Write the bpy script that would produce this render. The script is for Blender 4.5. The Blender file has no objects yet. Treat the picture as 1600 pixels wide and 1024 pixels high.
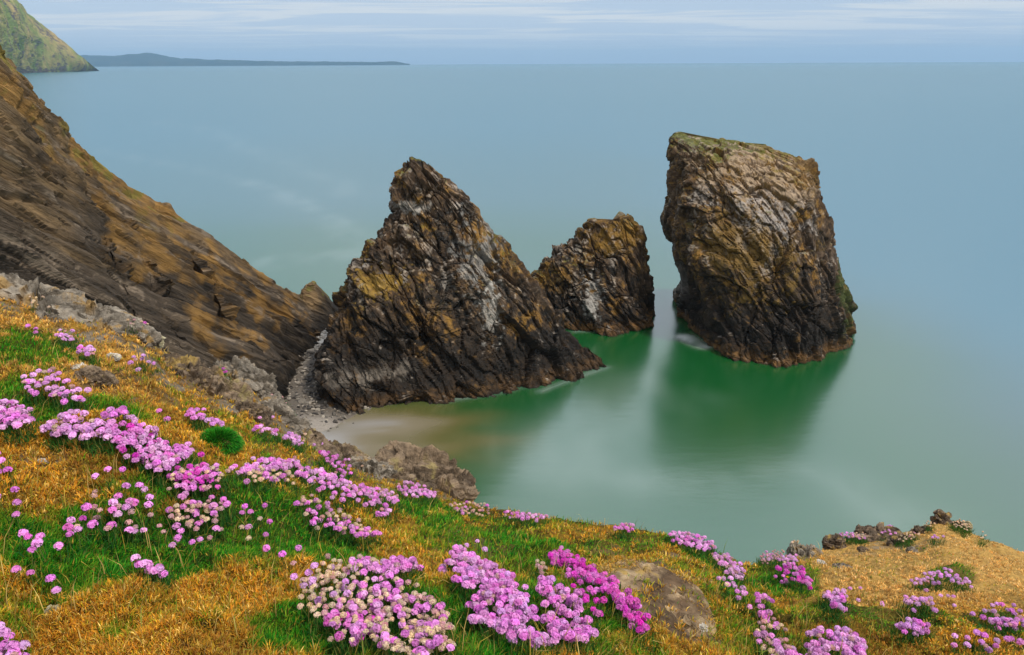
import bpy, bmesh, math, random
import numpy as np
from mathutils import Vector, Matrix
random.seed(5)
rng = np.random.default_rng(11)
sc = bpy.context.scene
COL = sc.collection

# ------------------------------------------------------------------ camera
FPX, PW, PH = 1256.0, 1600, 1024
CAMZ = 30.0
PITCH = math.atan((512 - 98.4) / FPX)
ROLL = math.radians(0.28)
fwd = np.array([0, math.cos(PITCH), -math.sin(PITCH)])
up0 = np.array([0, math.sin(PITCH), math.cos(PITCH)])
rt0 = np.array([1.0, 0, 0])
rt = rt0 * math.cos(ROLL) - up0 * math.sin(ROLL)
up = up0 * math.cos(ROLL) + rt0 * math.sin(ROLL)
CAM = np.array([0, 0, CAMZ])
cd = bpy.data.cameras.new('camera'); cam = bpy.data.objects.new('camera', cd); COL.objects.link(cam)
M = Matrix((rt.tolist(), up.tolist(), (-fwd).tolist())).transposed().to_4x4()
M.translation = Vector(CAM.tolist())
cam.matrix_world = M
cd.sensor_width = 36; cd.lens = FPX / PW * 36
cd.clip_start = 0.05; cd.clip_end = 120000
sc.camera = cam

def ray(u, v):
    u = np.asarray(u, float); v = np.asarray(v, float)
    return fwd + rt * ((u - 800) / FPX)[..., None] + up * ((512 - v) / FPX)[..., None]
def at_scale(u, v, s): return CAM + ray(u, v) * np.asarray(s, float)[..., None]
def at_depth(u, v, d):
    r = ray(u, v); return CAM + r * (np.asarray(d, float) / r[..., 1])[..., None]
def at_sea(u, v, z=0.0):
    r = ray(u, v); return CAM + r * ((z - CAMZ) / r[..., 2])[..., None]

# ------------------------------------------------------------------ numpy noise
def _h(i, j, k, s):
    n = (i.astype(np.int64) * 374761393 + j.astype(np.int64) * 668265263 + k.astype(np.int64) * 1442695041 + s * 974634777) & 0xffffffff
    n = n.astype(np.uint32)
    n ^= n >> np.uint32(13); n *= np.uint32(1274126177); n ^= n >> np.uint32(15); n *= np.uint32(2246822519); n ^= n >> np.uint32(16)
    return n.astype(np.float64) / 4294967296.0
def vnoise(p, s=0):
    i = np.floor(p).astype(np.int64); f = p - i; w = f * f * f * (f * (f * 6 - 15) + 10)
    r = 0
    for a in (0, 1):
        wa = w[..., 0] if a else 1 - w[..., 0]
        for b in (0, 1):
            wb = w[..., 1] if b else 1 - w[..., 1]
            for c in (0, 1):
                wc = w[..., 2] if c else 1 - w[..., 2]
                r = r + wa * wb * wc * _h(i[..., 0] + a, i[..., 1] + b, i[..., 2] + c, s)
    return r * 2 - 1
def fbm(p, octv=4, s=0, gain=0.5):
    r = 0; a = 1.0; t = 0
    for o in range(octv):
        r = r + a * vnoise(p * (2.03 ** o) + 17.3 * o, s + o); t += a; a *= gain
    return r / t * 1.6
def ridged(p, octv=4, s=0):
    r = 0; a = 1.0; t = 0
    for o in range(octv):
        r = r + a * (1 - np.abs(vnoise(p * (2.1 ** o) + 9.1 * o, s + o)) * 2); t += a; a *= .5
    return r / t
def facets(q, s=0):
    i0 = np.floor(q).astype(np.int64)
    best = np.full(q.shape[0], 1e9); b2 = best.copy(); bi = np.zeros(q.shape, np.int64); bc = np.zeros(q.shape)
    for a in (-1, 0, 1):
        for b in (-1, 0, 1):
            for c in (-1, 0, 1):
                i = i0 + np.array([a, b, c])
                cp = i + np.stack([_h(i[:, 0], i[:, 1], i[:, 2], s + k) for k in (1, 2, 3)], 1)
                d = ((q - cp) ** 2).sum(1)
                m = d < best
                b2 = np.where(m, best, np.minimum(b2, d))
                best = np.where(m, d, best); bi[m] = i[m]; bc[m] = cp[m]
    hh = [_h(bi[:, 0], bi[:, 1], bi[:, 2], s + k) for k in (7, 8, 9, 10)]
    g = np.stack(hh[1:], 1) - .5
    return (hh[0] - .5) + 1.3 * (g * (q - bc)).sum(1), np.sqrt(b2) - np.sqrt(best), hh[0]
def sstep(a, b, x):
    t = np.clip((x - a) / (b - a), 0, 1); return t * t * (3 - 2 * t)
def mix(a, b, t): return np.asarray(a) * (1 - t[..., None]) + np.asarray(b) * t[..., None]
def C(*v): return np.array(v, float)

# ------------------------------------------------------------------ mesh + tagging helpers
def mesh_np(name, verts, faces=None, loops=None, totals=None, cols=None, mats=(), smooth=False, fmat=None):
    me = bpy.data.meshes.new(name)
    verts = np.ascontiguousarray(verts, np.float32)
    if faces is not None:
        faces = np.asarray(faces, np.int32); loops = faces.ravel(); totals = np.full(len(faces), faces.shape[1], np.int32)
    loops = np.asarray(loops, np.int32); totals = np.asarray(totals, np.int32)
    me.vertices.add(len(verts)); me.vertices.foreach_set('co', verts.ravel())
    me.loops.add(len(loops)); me.loops.foreach_set('vertex_index', loops)
    me.polygons.add(len(totals))
    st = np.zeros(len(totals), np.int32); st[1:] = np.cumsum(totals)[:-1]
    me.polygons.foreach_set('loop_start', st); me.polygons.foreach_set('loop_total', totals)
    if fmat is not None: me.polygons.foreach_set('material_index', np.asarray(fmat, np.int32))
    me.update(calc_edges=True); me.validate()
    me.polygons.foreach_set('use_smooth', np.full(len(me.polygons), smooth))
    if cols is not None:
        at = me.color_attributes.new('tint', 'FLOAT_COLOR', 'POINT')
        c4 = np.ones((len(verts), 4), np.float32); c4[:, :3] = cols
        at.data.foreach_set('color', c4.ravel())
    for m in mats: me.materials.append(m)
    return me
def link(name, me, parent=None, loc=None):
    o = bpy.data.objects.new(name, me); COL.objects.link(o)
    if parent is not None: o.parent = parent
    if loc is not None: o.location = [float(x) for x in loc]
    return o
def tag(o, label=None, cat=None, group=None, kind=None):
    if label: o['label'] = label
    if cat: o['category'] = cat
    if group: o['group'] = group
    if kind: o['kind'] = kind
    return o
def thing(name, label, cat, loc, group=None):
    o = link(name, None, None, loc); o.empty_display_size = .05
    return tag(o, label, cat, group)
def grid_faces(nr, nc, wrap=False):
    i = np.arange(nr - 1)[:, None]; j = np.arange(nc if wrap else nc - 1)[None, :]
    j2 = (j + 1) % nc
    return np.stack([i * nc + j, i * nc + j2, (i + 1) * nc + j2, (i + 1) * nc + j], -1).reshape(-1, 4)
def grid_normals(P, wrap=False):
    du = np.gradient(P, axis=0)
    dv = (np.roll(P, -1, 1) - np.roll(P, 1, 1)) if wrap else np.gradient(P, axis=1)
    n = np.cross(dv, du); return n / (np.linalg.norm(n, axis=-1, keepdims=True) + 1e-9)

# ------------------------------------------------------------------ materials
def new_mat(name):
    m = bpy.data.materials.new(name); m.use_nodes = True
    nt = m.node_tree; nt.nodes.clear()
    out = nt.nodes.new('ShaderNodeOutputMaterial')
    return m, nt, out
def nd(nt, typ, **kw):
    n = nt.nodes.new(typ)
    for k, v in kw.items():
        if k.startswith('i_'): n.inputs[k[2:].replace('_', ' ')].default_value = v
        else: setattr(n, k, v)
    return n
def tint_mat(name, rough=.9, var=.35, nscale=3.0, bump=0.0, bscale=8.0, spec=.2, transl=0.0, stretch=None, objrand=0.0):
    m, nt, out = new_mat(name); L = nt.links
    a = nd(nt, 'ShaderNodeAttribute', attribute_name='tint')
    g = nd(nt, 'ShaderNodeNewGeometry')
    vec = g.outputs['Position']
    if stretch:
        mp = nd(nt, 'ShaderNodeMapping', vector_type='TEXTURE'); mp.inputs['Rotation'].default_value = stretch[0]; mp.inputs['Scale'].default_value = tuple(1 / k for k in stretch[1])
        L.new(vec, mp.inputs['Vector']); vec = mp.outputs['Vector']
    col = a.outputs['Color']
    if var > 0:
        n = nd(nt, 'ShaderNodeTexNoise', i_Scale=nscale, i_Detail=6.0, i_Roughness=.65); L.new(vec, n.inputs['Vector'])
        mr = nd(nt, 'ShaderNodeMapRange'); mr.inputs['From Min'].default_value = .3; mr.inputs['From Max'].default_value = .7
        mr.inputs['To Min'].default_value = 1 - var; mr.inputs['To Max'].default_value = 1 + var
        L.new(n.outputs['Fac'], mr.inputs['Value'])
        mu = nd(nt, 'ShaderNodeMix', data_type='RGBA', blend_type='MULTIPLY'); mu.inputs[0].default_value = 1
        L.new(col, mu.inputs[6]); L.new(mr.outputs[0], mu.inputs[7]); col = mu.outputs[2]
    if objrand > 0:
        oi = nd(nt, 'ShaderNodeObjectInfo')
        hs = nd(nt, 'ShaderNodeHueSaturation')
        for key, lo, hi in (('Hue', .5 - .012 * objrand, .5 + .014 * objrand), ('Saturation', 1 - .22 * objrand, 1 + .1 * objrand), ('Value', 1 - .18 * objrand, 1 + .2 * objrand)):
            mr = nd(nt, 'ShaderNodeMapRange'); mr.inputs['To Min'].default_value = lo; mr.inputs['To Max'].default_value = hi
            if key == 'Hue': L.new(oi.outputs['Random'], mr.inputs['Value'])
            else:
                wn = nd(nt, 'ShaderNodeTexWhiteNoise', noise_dimensions='2D'); cx = nd(nt, 'ShaderNodeCombineXYZ'); cx.inputs[1].default_value = len(key)
                L.new(oi.outputs['Random'], cx.inputs[0]); L.new(cx.outputs[0], wn.inputs['Vector']); L.new(wn.outputs['Value'], mr.inputs['Value'])
            L.new(mr.outputs[0], hs.inputs[key])
        L.new(col, hs.inputs['Color']); col = hs.outputs['Color']
    b = nd(nt, 'ShaderNodeBsdfPrincipled'); b.inputs['Roughness'].default_value = rough; b.inputs['Specular IOR Level'].default_value = spec
    L.new(col, b.inputs['Base Color'])
    if bump > 0:
        n2 = nd(nt, 'ShaderNodeTexNoise', i_Scale=bscale, i_Detail=8.0, i_Roughness=.7); L.new(vec, n2.inputs['Vector'])
        bp = nd(nt, 'ShaderNodeBump', i_Strength=bump, i_Distance=.35); L.new(n2.outputs['Fac'], bp.inputs['Height']); L.new(bp.outputs[0], b.inputs['Normal'])
    sh = b.outputs[0]
    if transl > 0:
        t = nd(nt, 'ShaderNodeBsdfTranslucent'); L.new(col, t.inputs['Color'])
        mx = nd(nt, 'ShaderNodeMixShader'); mx.inputs[0].default_value = transl
        L.new(sh, mx.inputs[1]); L.new(t.outputs[0], mx.inputs[2]); sh = mx.outputs[0]
    L.new(sh, out.inputs['Surface'])
    return m

def bed_axes(n, strike=(0, 1, 0)):
    n = np.array(n, float); n /= np.linalg.norm(n)
    a = np.array(strike, float); a -= n * (a @ n); a /= np.linalg.norm(a)
    return np.stack([n, a, np.cross(n, a)], 1)          # columns: across the beds, along strike, down dip
A_PT = bed_axes((.86, .20, .50))
_l = np.array((.46, .50, -.73)); _n = np.array((.26, .556, .77)); A_CL = bed_axes(_n, np.cross(_l, _n))
frame = lambda A: tuple(Matrix(A.tolist()).to_euler())
M_STACK = tint_mat('stack_rock', rough=.8, var=.55, nscale=1.6, bump=.42, bscale=3.4, spec=.25, stretch=(frame(A_PT), (1.8, 1.2, .75)))
M_CLIFF = tint_mat('cliff_rock', rough=.85, var=.5, nscale=1.1, bump=.85, bscale=2.0, spec=.2, stretch=(frame(A_CL), (2.2, 1.0, .22)))
M_OUT = tint_mat('outcrop_rock', rough=.9, var=.5, nscale=22, bump=.5, bscale=40, spec=.15)
M_SOIL = tint_mat('slope_soil', rough=1, var=.45, nscale=30, bump=.6, bscale=60, spec=.05)
M_BLADE = tint_mat('grass_blade', rough=.7, var=0, spec=.2, transl=.3)
M_PETAL = tint_mat('thrift_petal', rough=.75, var=0, spec=.1, transl=.3, objrand=1.0)
M_PEB = tint_mat('shingle_stone', rough=.75, var=.2, nscale=6, spec=.3)
M_FAR = tint_mat('far_land', rough=1, var=.3, nscale=.03, spec=0)

# ------------------------------------------------------------------ world, sun, view
SUN_EL, SUN_AZ = math.radians(56), math.radians(125)     # azimuth clockwise from +Y (right of and a little behind the camera)
w = bpy.data.worlds.new('World'); sc.world = w; w.use_nodes = True
nt = w.node_tree; nt.nodes.clear(); L = nt.links
out = nt.nodes.new('ShaderNodeOutputWorld')
bg = nd(nt, 'ShaderNodeBackground', i_Strength=.1)
sky = nd(nt, 'ShaderNodeTexSky', sky_type='NISHITA', sun_disc=False, sun_elevation=SUN_EL, sun_rotation=SUN_AZ, altitude=30, air_density=1.0, dust_density=1.0, ozone_density=1.5)
tc = nd(nt, 'ShaderNodeTexCoord'); sx = nd(nt, 'ShaderNodeSeparateXYZ'); L.new(tc.outputs['Generated'], sx.inputs[0])
zc = nd(nt, 'ShaderNodeMath', operation='MAXIMUM'); zc.inputs[1].default_value = 0; L.new(sx.outputs['Z'], zc.inputs[0])
za = nd(nt, 'ShaderNodeMath', operation='ADD'); za.inputs[1].default_value = .02; L.new(zc.outputs[0], za.inputs[0])
cb = nd(nt, 'ShaderNodeCombineXYZ')
for k, ax in enumerate('XY'):
    dv = nd(nt, 'ShaderNodeMath', operation='DIVIDE'); L.new(sx.outputs[ax], dv.inputs[0]); L.new(za.outputs[0], dv.inputs[1]); L.new(dv.outputs[0], cb.inputs[k])
mp = nd(nt, 'ShaderNodeMapping'); mp.inputs['Scale'].default_value = (.22, .48, 1); mp.inputs['Rotation'].default_value = (0, 0, .12); L.new(cb.outputs[0], mp.inputs['Vector'])
n1 = nd(nt, 'ShaderNodeTexNoise', i_Scale=1.0, i_Detail=9.0, i_Roughness=.62, i_Distortion=.6); L.new(mp.outputs[0], n1.inputs['Vector'])
cr = nd(nt, 'ShaderNodeMapRange', interpolation_type='SMOOTHSTEP'); cr.inputs['From Min'].default_value = .46; cr.inputs['From Max'].default_value = .59
cr.inputs['To Min'].default_value = .30; cr.inputs['To Max'].default_value = .95
L.new(n1.outputs['Fac'], cr.inputs['Value'])
# the cloud deck closes overhead and thins into clear blue-grey air at the horizon
oh = nd(nt, 'ShaderNodeMapRange', interpolation_type='SMOOTHSTEP'); oh.inputs['From Min'].default_value = .0; oh.inputs['From Max'].default_value = .05
L.new(zc.outputs[0], oh.inputs['Value'])
fm = nd(nt, 'ShaderNodeMath', operation='MULTIPLY'); L.new(cr.outputs[0], fm.inputs[0]); L.new(oh.outputs[0], fm.inputs[1])
# clear-air colour between the clouds: Nishita sky softened by a thin blue-grey veil
veil = nd(nt, 'ShaderNodeMix', data_type='RGBA'); veil.inputs[0].default_value = .80; veil.inputs[7].default_value = (4.0, 5.6, 7.9, 1)
L.new(sky.outputs[0], veil.inputs[6])
hi = nd(nt, 'ShaderNodeMapRange', interpolation_type='SMOOTHSTEP'); hi.inputs['From Min'].default_value = .12; hi.inputs['From Max'].default_value = .50
L.new(zc.outputs[0], hi.inputs['Value'])
cc = nd(nt, 'ShaderNodeMix', data_type='RGBA'); cc.inputs[6].default_value = (6.5, 7.1, 7.7, 1); cc.inputs[7].default_value = (10.8, 10.5, 10.0, 1); L.new(hi.outputs[0], cc.inputs[0])
cm = nd(nt, 'ShaderNodeMix', data_type='RGBA'); L.new(fm.outputs[0], cm.inputs[0]); L.new(veil.outputs[2], cm.inputs[6]); L.new(cc.outputs[2], cm.inputs[7])
L.new(cm.outputs[2], bg.inputs['Color']); L.new(bg.outputs[0], out.inputs['Surface'])
sd = bpy.data.lights.new('sun', 'SUN'); sd.energy = 3.1; sd.angle = math.radians(6); sd.color = (1, .95, .86)
so = bpy.data.objects.new('sun', sd); COL.objects.link(so)
sdir = Vector((math.sin(SUN_AZ) * math.cos(SUN_EL), math.cos(SUN_AZ) * math.cos(SUN_EL), math.sin(SUN_EL)))
so.rotation_euler = sdir.to_track_quat('Z', 'Y').to_euler()
sc.view_settings.view_transform = 'Standard'; sc.view_settings.look = 'None'; sc.view_settings.exposure = .1; sc.view_settings.gamma = 1
sc.render.engine = 'CYCLES'
sc.cycles.use_denoising = True
sc.cycles.volume_bounces = 0
sc.cycles.max_bounces = 6

# ------------------------------------------------------------------ sea
def make_sea():
    th = np.linspace(0, 2 * np.pi, 901)[:-1]
    r = np.concatenate([np.linspace(8, 190, 330), np.geomspace(192, 21000, 120)])
    R, T = np.meshgrid(r, th, indexing='ij')
    P = np.stack([R * np.sin(T), R * np.cos(T), np.zeros_like(R)], -1).reshape(-1, 3)
    rr = R.ravel(); x, y = P[:, 0], P[:, 1]
    ns = fbm(P * C(.022, .035, 1), 4, 3); n2 = fbm(P * C(.008, .03, 1), 4, 33)
    green = C(.001, .082, .013); teal = C(.022, .110, .115); deep = C(.010, .120, .165)
    col = mix(green, teal, sstep(88, 190, rr + 14 * ns - .25 * np.abs(x - 22)))
    col = mix(col, C(.026, .070, .062), sstep(28, 58, x + 10 * ns) * sstep(160, 90, rr))
    col = mix(col, deep, sstep(22, 60, x + 8 * ns) * sstep(60, 105, rr))
    col = mix(col, deep, sstep(115, 420, rr))
    # suspended sand drifting off the little beach
    dx = x + 13; dy = y - 62
    a = dx * .96 + dy * .28; b = -dx * .28 + dy * .96
    sand = np.exp(-(np.clip(a, 0, None) / 13) ** 2 - (b / 7.5) ** 2) * np.where(a < 0, np.exp(-(a / 10) ** 2), 1)
    sand = np.clip(sand * (1.05 + .6 * ns + .35 * fbm(P * C(.10, .28, 1), 3, 35)), 0, 1)
    col = mix(col, C(.135, .120, .035), sstep(.05, .45, sand))
    col = mix(col, C(.245, .205, .130), sstep(.35, .70, sand))
    col = mix(col, C(.33, .305, .275), sstep(.70, .98, sand + .12 * n2))
    # long pale foam trails combed out by the swell, and a sheen painted as colour
    def trail(pts, wd, amt, seed, fc=(.52, .60, .58)):
        nonlocal col
        q = np.array([at_sea(*p)[:2] for p in pts]); best = np.full(len(P), 1e9)
        wob = 1.6 * fbm(P * C(.07, .07, 1), 3, seed)
        for k in range(len(q) - 1):
            ab = q[k + 1] - q[k]; t = np.clip(((P[:, :2] - q[k]) @ ab) / (ab @ ab), 0, 1)
            d = np.linalg.norm(P[:, :2] - q[k] - t[:, None] * ab, axis=1); best = np.minimum(best, d)
        f = np.exp(-((best + wob * wd * .35) / wd) ** 2) * (.55 + .6 * fbm(P * C(.3, .12, 1), 3, seed + 5))
        col = mix(col, C(*fc), np.clip(f * amt, 0, 1))
    trail([(870, 742), (1000, 752), (1120, 745), (1260, 735), (1340, 765), (1390, 800)], 3.0, .17, 41)  # curved sheen on the near water, put into its colour
    trail([(880, 690), (960, 640), (1020, 600)], 5.0, .12, 43)
    trail([(150, 235), (330, 270), (430, 298), (520, 345), (575, 385)], 3.0, .10, 45)
    trail([(230, 190), (320, 200), (430, 250), (560, 300)], 6.0, .06, 47)
    trail([(440, 410), (520, 400), (560, 395)], 4.0, .12, 48)
    trail([(1072, 527), (1100, 541)], .8, 2.4, 49, (.95, .98, .96))
    for pts in ([(845, 612), (905, 588), (948, 574)], [(700, 625), (780, 613), (850, 598)], [(900, 518), (965, 518), (1018, 502)]):
        trail(pts, .6, .35, 51)
    F = grid_faces(len(r), len(th), True)
    m, nt, out = new_mat('sea_water'); L = nt.links
    a_ = nd(nt, 'ShaderNodeAttribute', attribute_name='tint')
    g = nd(nt, 'ShaderNodeNewGeometry')
    mp = nd(nt, 'ShaderNodeMapping'); mp.inputs['Scale'].default_value = (.35, 1.0, 1); L.new(g.outputs['Position'], mp.inputs['Vector'])
    n = nd(nt, 'ShaderNodeTexNoise', i_Scale=.9, i_Detail=5.0, i_Roughness=.6); L.new(mp.outputs[0], n.inputs['Vector'])
    bp = nd(nt, 'ShaderNodeBump', i_Strength=.05, i_Distance=.25); L.new(n.outputs['Fac'], bp.inputs['Height'])
    d = nd(nt, 'ShaderNodeBsdfDiffuse'); L.new(a_.outputs['Color'], d.inputs['Color'])
    gl = nd(nt, 'ShaderNodeBsdfGlossy', i_Roughness=.22); gl.inputs['Color'].default_value = (.96, .98, 1, 1); L.new(bp.outputs[0], gl.inputs['Normal'])
    lw = nd(nt, 'ShaderNodeLayerWeight', i_Blend=.5)
    mr = nd(nt, 'ShaderNodeMapRange'); mr.inputs['From Min'].default_value = .3; mr.inputs['From Max'].default_value = 1; mr.inputs['To Min'].default_value = .215; mr.inputs['To Max'].default_value = .47
    L.new(lw.outputs['Facing'], mr.inputs['Value'])
    mx = nd(nt, 'ShaderNodeMixShader'); L.new(mr.outputs[0], mx.inputs[0]); L.new(d.outputs[0], mx.inputs[1]); L.new(gl.outputs[0], mx.inputs[2])
    L.new(mx.outputs[0], out.inputs['Surface'])
    o = link('sea', mesh_np('sea', P, F, cols=col, mats=[m], smooth=True))
    tag(o, 'smooth blue green sea blurred by a long exposure', 'sea', kind='structure')
make_sea()

# ------------------------------------------------------------------ rock stacks
def rock_disp(P, N, A, amp, seed, big=1.0, el=1.0):
    q = P @ A
    wq = q + .28 * np.stack([fbm(P * .25, 3, seed), fbm(P * .25, 3, seed + 9), fbm(P * .25, 3, seed + 19)], -1)
    s = wq[:, 0]
    def lay(th, sd):
        k = np.floor(s / th); fr = s / th - k
        sl = np.floor(wq[:, 2] / (th * 5) + _h(k, k * 0, k * 0, sd) * 7)
        return _h(k, sl, k * 0, sd + 3) - .5 + .5 * (fr - .5)
    f0, e0, _ = facets(wq / C(3.6, 6.5, 8.0), seed + 45)
    f1, e1, _ = facets(wq / C(1.9, 3.6, 5.0 * el), seed + 50)
    f2, e2, r2 = facets(wq / C(.75, 1.7, 2.6 * el), seed + 60)
    f3, e3, r3 = facets(wq / C(.30, .7, 1.1 * el), seed + 70)
    d = big * (1.9 * f0 - .4 * (e0 < .035)) + 1.55 * f1 + .85 * f2 + .26 * f3 + .22 * lay(1.15, seed) + .08 * lay(.42, seed + 5) + .22 * fbm(P * 1.3, 4, seed + 33)
    d += .5 * big * fbm(P * .18, 3, seed + 30) - .25 * (e1 < .05) - .12 * (e2 < .06)
    return P + N * ((d - .12) * amp)[:, None], r2, r3
def loft(rings, nt_, nr, skew=0):
    L3 = np.array([at_depth(*r[0]) for r in rings]); R3 = np.array([at_depth(*r[1]) for r in rings])
    fb = np.array([(r[2], r[3]) for r in rings], float)
    k = np.concatenate([[0], np.cumsum(np.linalg.norm(np.diff((L3 + R3) / 2, axis=0), axis=1) + .3 * np.abs(np.diff(fb[:, 0])))])
    s = np.linspace(0, k[-1], nr)
    ip = lambda a: np.stack([np.interp(s, k, a[:, c]) for c in range(a.shape[1])], 1)
    L3, R3, fb = ip(L3), ip(R3), ip(fb)
    th = np.linspace(0, 2 * np.pi, nt_ + 1)[:-1]
    c, sn = np.cos(th), np.sin(th)
    ex = (2 / np.interp(np.linspace(0, 1, nr), [0, .5, .85, 1], [2.6, 2.5, 1.8, 1.8]))[:, None]
    ax = np.sign(c) * np.abs(c) ** ex; ay = np.sign(sn) * np.abs(sn) ** ex
    mid = (L3 + R3) / 2; half = (R3 - L3) / 2
    nrm = np.stack([half[:, 1], -half[:, 0], 0 * half[:, 0]], 1); nrm /= np.linalg.norm(nrm, axis=1, keepdims=True)   # toward the camera
    wdt = np.where(ay > 0, fb[:, :1], fb[:, 1:]) * ay
    P = mid[:, None] + half[:, None] * ax[..., None] + nrm[:, None] * wdt[..., None]
    sk = np.interp(np.linspace(0, 1, nr), [0, .3, 1], [0, .3, 1]) * skew
    P = P + half[:, None] * (sk[:, None] * np.clip(ay, 0, None))[..., None]
    return P
def stack(name, label, rings, A, amp, seed, colf, nt_=620, nr=380, skew=0, big=1.0):
    P = loft(rings, nt_, nr, skew)
    N = grid_normals(P, True)
    c0 = P.mean((0, 1)); 
    if ((P - c0) * N).sum() < 0: N = -N
    V = P.reshape(-1, 3); Nf = N.reshape(-1, 3)
    ta = np.repeat((.35 + .65 * sstep(0, .16, np.linspace(0, 1, nr))) if skew > 0 else (.75 + .25 * sstep(0, .08, np.linspace(0, 1, nr))), nt_)[:, None]
    V2, r2, r3 = rock_disp(V, Nf * ta, A, amp, seed, big)
    G = V2.reshape(P.shape); N2 = grid_normals(G, True).reshape(-1, 3)
    if (N2 * Nf).sum() < 0: N2 = -N2
    cap = V2.reshape(P.shape)[0].mean(0)
    cols = colf(V2, N2, Nf, r2, r3, seed)
    V3 = np.vstack([V2, cap[None]]); cols = np.vstack([cols, cols[:5].mean(0)[None]])
    F = grid_faces(nr, nt_, True)
    j = np.arange(nt_)
    loops = np.concatenate([F.ravel(), np.stack([(j + 1) % nt_, j, np.full(nt_, len(V2))], 1).ravel()])
    tot = np.concatenate([np.full(len(F), 4), np.full(nt_, 3)])
    base = np.array([V2[:, 0].mean(), V2[-nt_:, 1].mean(), 0])
    o = link(name, mesh_np(name, V3 - base, loops=loops, totals=tot, cols=cols, mats=[M_STACK]), loc=base)
    return tag(o, label, 'sea stack', 'sea stacks in the bay')

DARK, BRN, OCH, PALE, GRN, BARN = C(.011, .0085, .0065), C(.075, .042, .020), C(.230, .115, .016), C(.36, .31, .26), C(.070, .105, .012), C(.170, .085, .026)
def col_stack(kp):
    def f(V, N, Nb, r2, r3, seed):
        hz = V[:, 2] / kp['top']
        n1 = fbm(V * .35, 4, seed + 81); n2 = fbm(V * .9, 4, seed + 82); n3 = fbm(V * 2.6, 3, seed + 83)
        stv = fbm(V * C(1.1, 1.1, .22), 4, seed + 84)
        upn = N[:, 2]
        n4 = ridged(V * C(1.5, 1.5, .7), 4, seed + 85)
        low = sstep(.55, .10, hz + .18 * n1)
        c = mix(DARK, BRN, np.clip(.35 + kp['brn'] * (hz - .40) + .5 * n2 + .6 * (r2 - .5) + .3 * n3, 0, 1) * (1 - .72 * low))
        c = mix(c, C(.135, .090, .055), np.clip(.55 * (r3 - .4) + .35 * n3 + .1, 0, .6) * sstep(.08, .5, hz))
        c = mix(c, OCH, sstep(.15, .85, .55 * n1 + .45 * n2 + .5 * n3 + kp['och'] * (hz - .50) + .35 * upn - .10) * .75 * (1 - .6 * low))
        c = mix(c, PALE, sstep(.30, .80, .65 * stv + .45 * n3 + .6 * upn + kp['pale'] * (sstep(.15, .6, hz) - .85) - .24) * .6)
        c = mix(c, GRN * C(1.15, .9, 1), sstep(.35, .7, upn - .34 + .5 * n1 + .3 * n3 + kp['grn'] * sstep(.8, 1.0, hz) - .3) * sstep(.25, .6, hz) * .8)
        if 'extra' in kp: c = kp['extra'](c, V, N, n1, n2, n3, hz)
        zz = V[:, 2] + .55 * n2 + .3 * n3
        c = mix(c, BARN, sstep(1.5, .5, zz + .5 * n3) * np.clip(.6 + .6 * n2, 0, 1) * kp.get('barn', 1))
        c = mix(c, DARK * .8, sstep(.35, -.1, V[:, 2]))
        return c
    return f
def ell(V, u, v, d, ru, rv, n, wob=.5):
    """soft patch of colour round the 3-D point seen at (u, v)"""
    p = at_depth(u, v, d); q = (V - p); r = np.sqrt((q[:, 0] / ru) ** 2 + (q[:, 2] / rv) ** 2)
    return sstep(1.25, .55, r + wob * n)

BIG = [((1064, 208, 100), (1215, 233, 96), .8, .8), ((1054, 209, 100), (1230, 238, 96), 2.5, 1.0), ((1046, 214, 100), (1248, 245, 95), 5.0, 1.6),
       ((1044, 233, 100), (1265, 263, 94.5), 8.0, 3), ((1047, 270, 100), (1275, 294, 94), 10.5, 4), ((1050, 312, 100), (1286, 340, 93.5), 12.5, 5),
       ((1043, 338, 100), (1293, 385, 93.5), 14, 5), ((1053, 378, 101), (1303, 430, 93), 16, 6), ((1062, 420, 102), (1319, 468, 93), 18.5, 6),
       ((1064, 458, 104), (1331, 494, 93), 20.5, 7), ((1066, 475, 104), (1334, 515, 93), 21.5, 7), ((1060, 520, 104), (1340, 560, 93), 22.5, 7)]
def big_extra(c, V, N, n1, n2, n3, hz):
    c = mix(c, C(.36, .31, .27), ell(V, 1165, 290, 92, 4.6, 4.2, n2 + .8 * n3, .8) * sstep(-.3, .3, N[:, 2] + .5 * n3) * .8)  # paler patch where the rock faces up
    c = mix(c, C(.28, .16, .05), ell(V, 1180, 262, 94, 7, 2.6, n2 + .6 * n3, .6) * .55)
    c = mix(c, C(.20, .115, .022), ell(V, 1160, 395, 84, 4.2, 3.4, n1 + .8 * n3, .9) * .6)
    c = mix(c, C(.085, .12, .018), ell(V, 1303, 445, 92, 1.6, 4.0, n2 + n3, .6) * .38)
    c = mix(c, C(.33, .29, .25), ell(V, 1066, 400, 99, 1.6, 5.5, n2, .8) * .65 * sstep(91, 96, V[:, 1]))
    return c
A_BIG = bed_axes((.90, .25, .42))
stack('sea_stack', 'tallest blocky sea stack with grassy sloping top standing apart on the right', BIG, A_BIG, .50, 101,
      col_stack(dict(top=21., brn=.75, och=.55, pale=.38, grn=.55, extra=big_extra)), skew=.52, big=.75)
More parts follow.
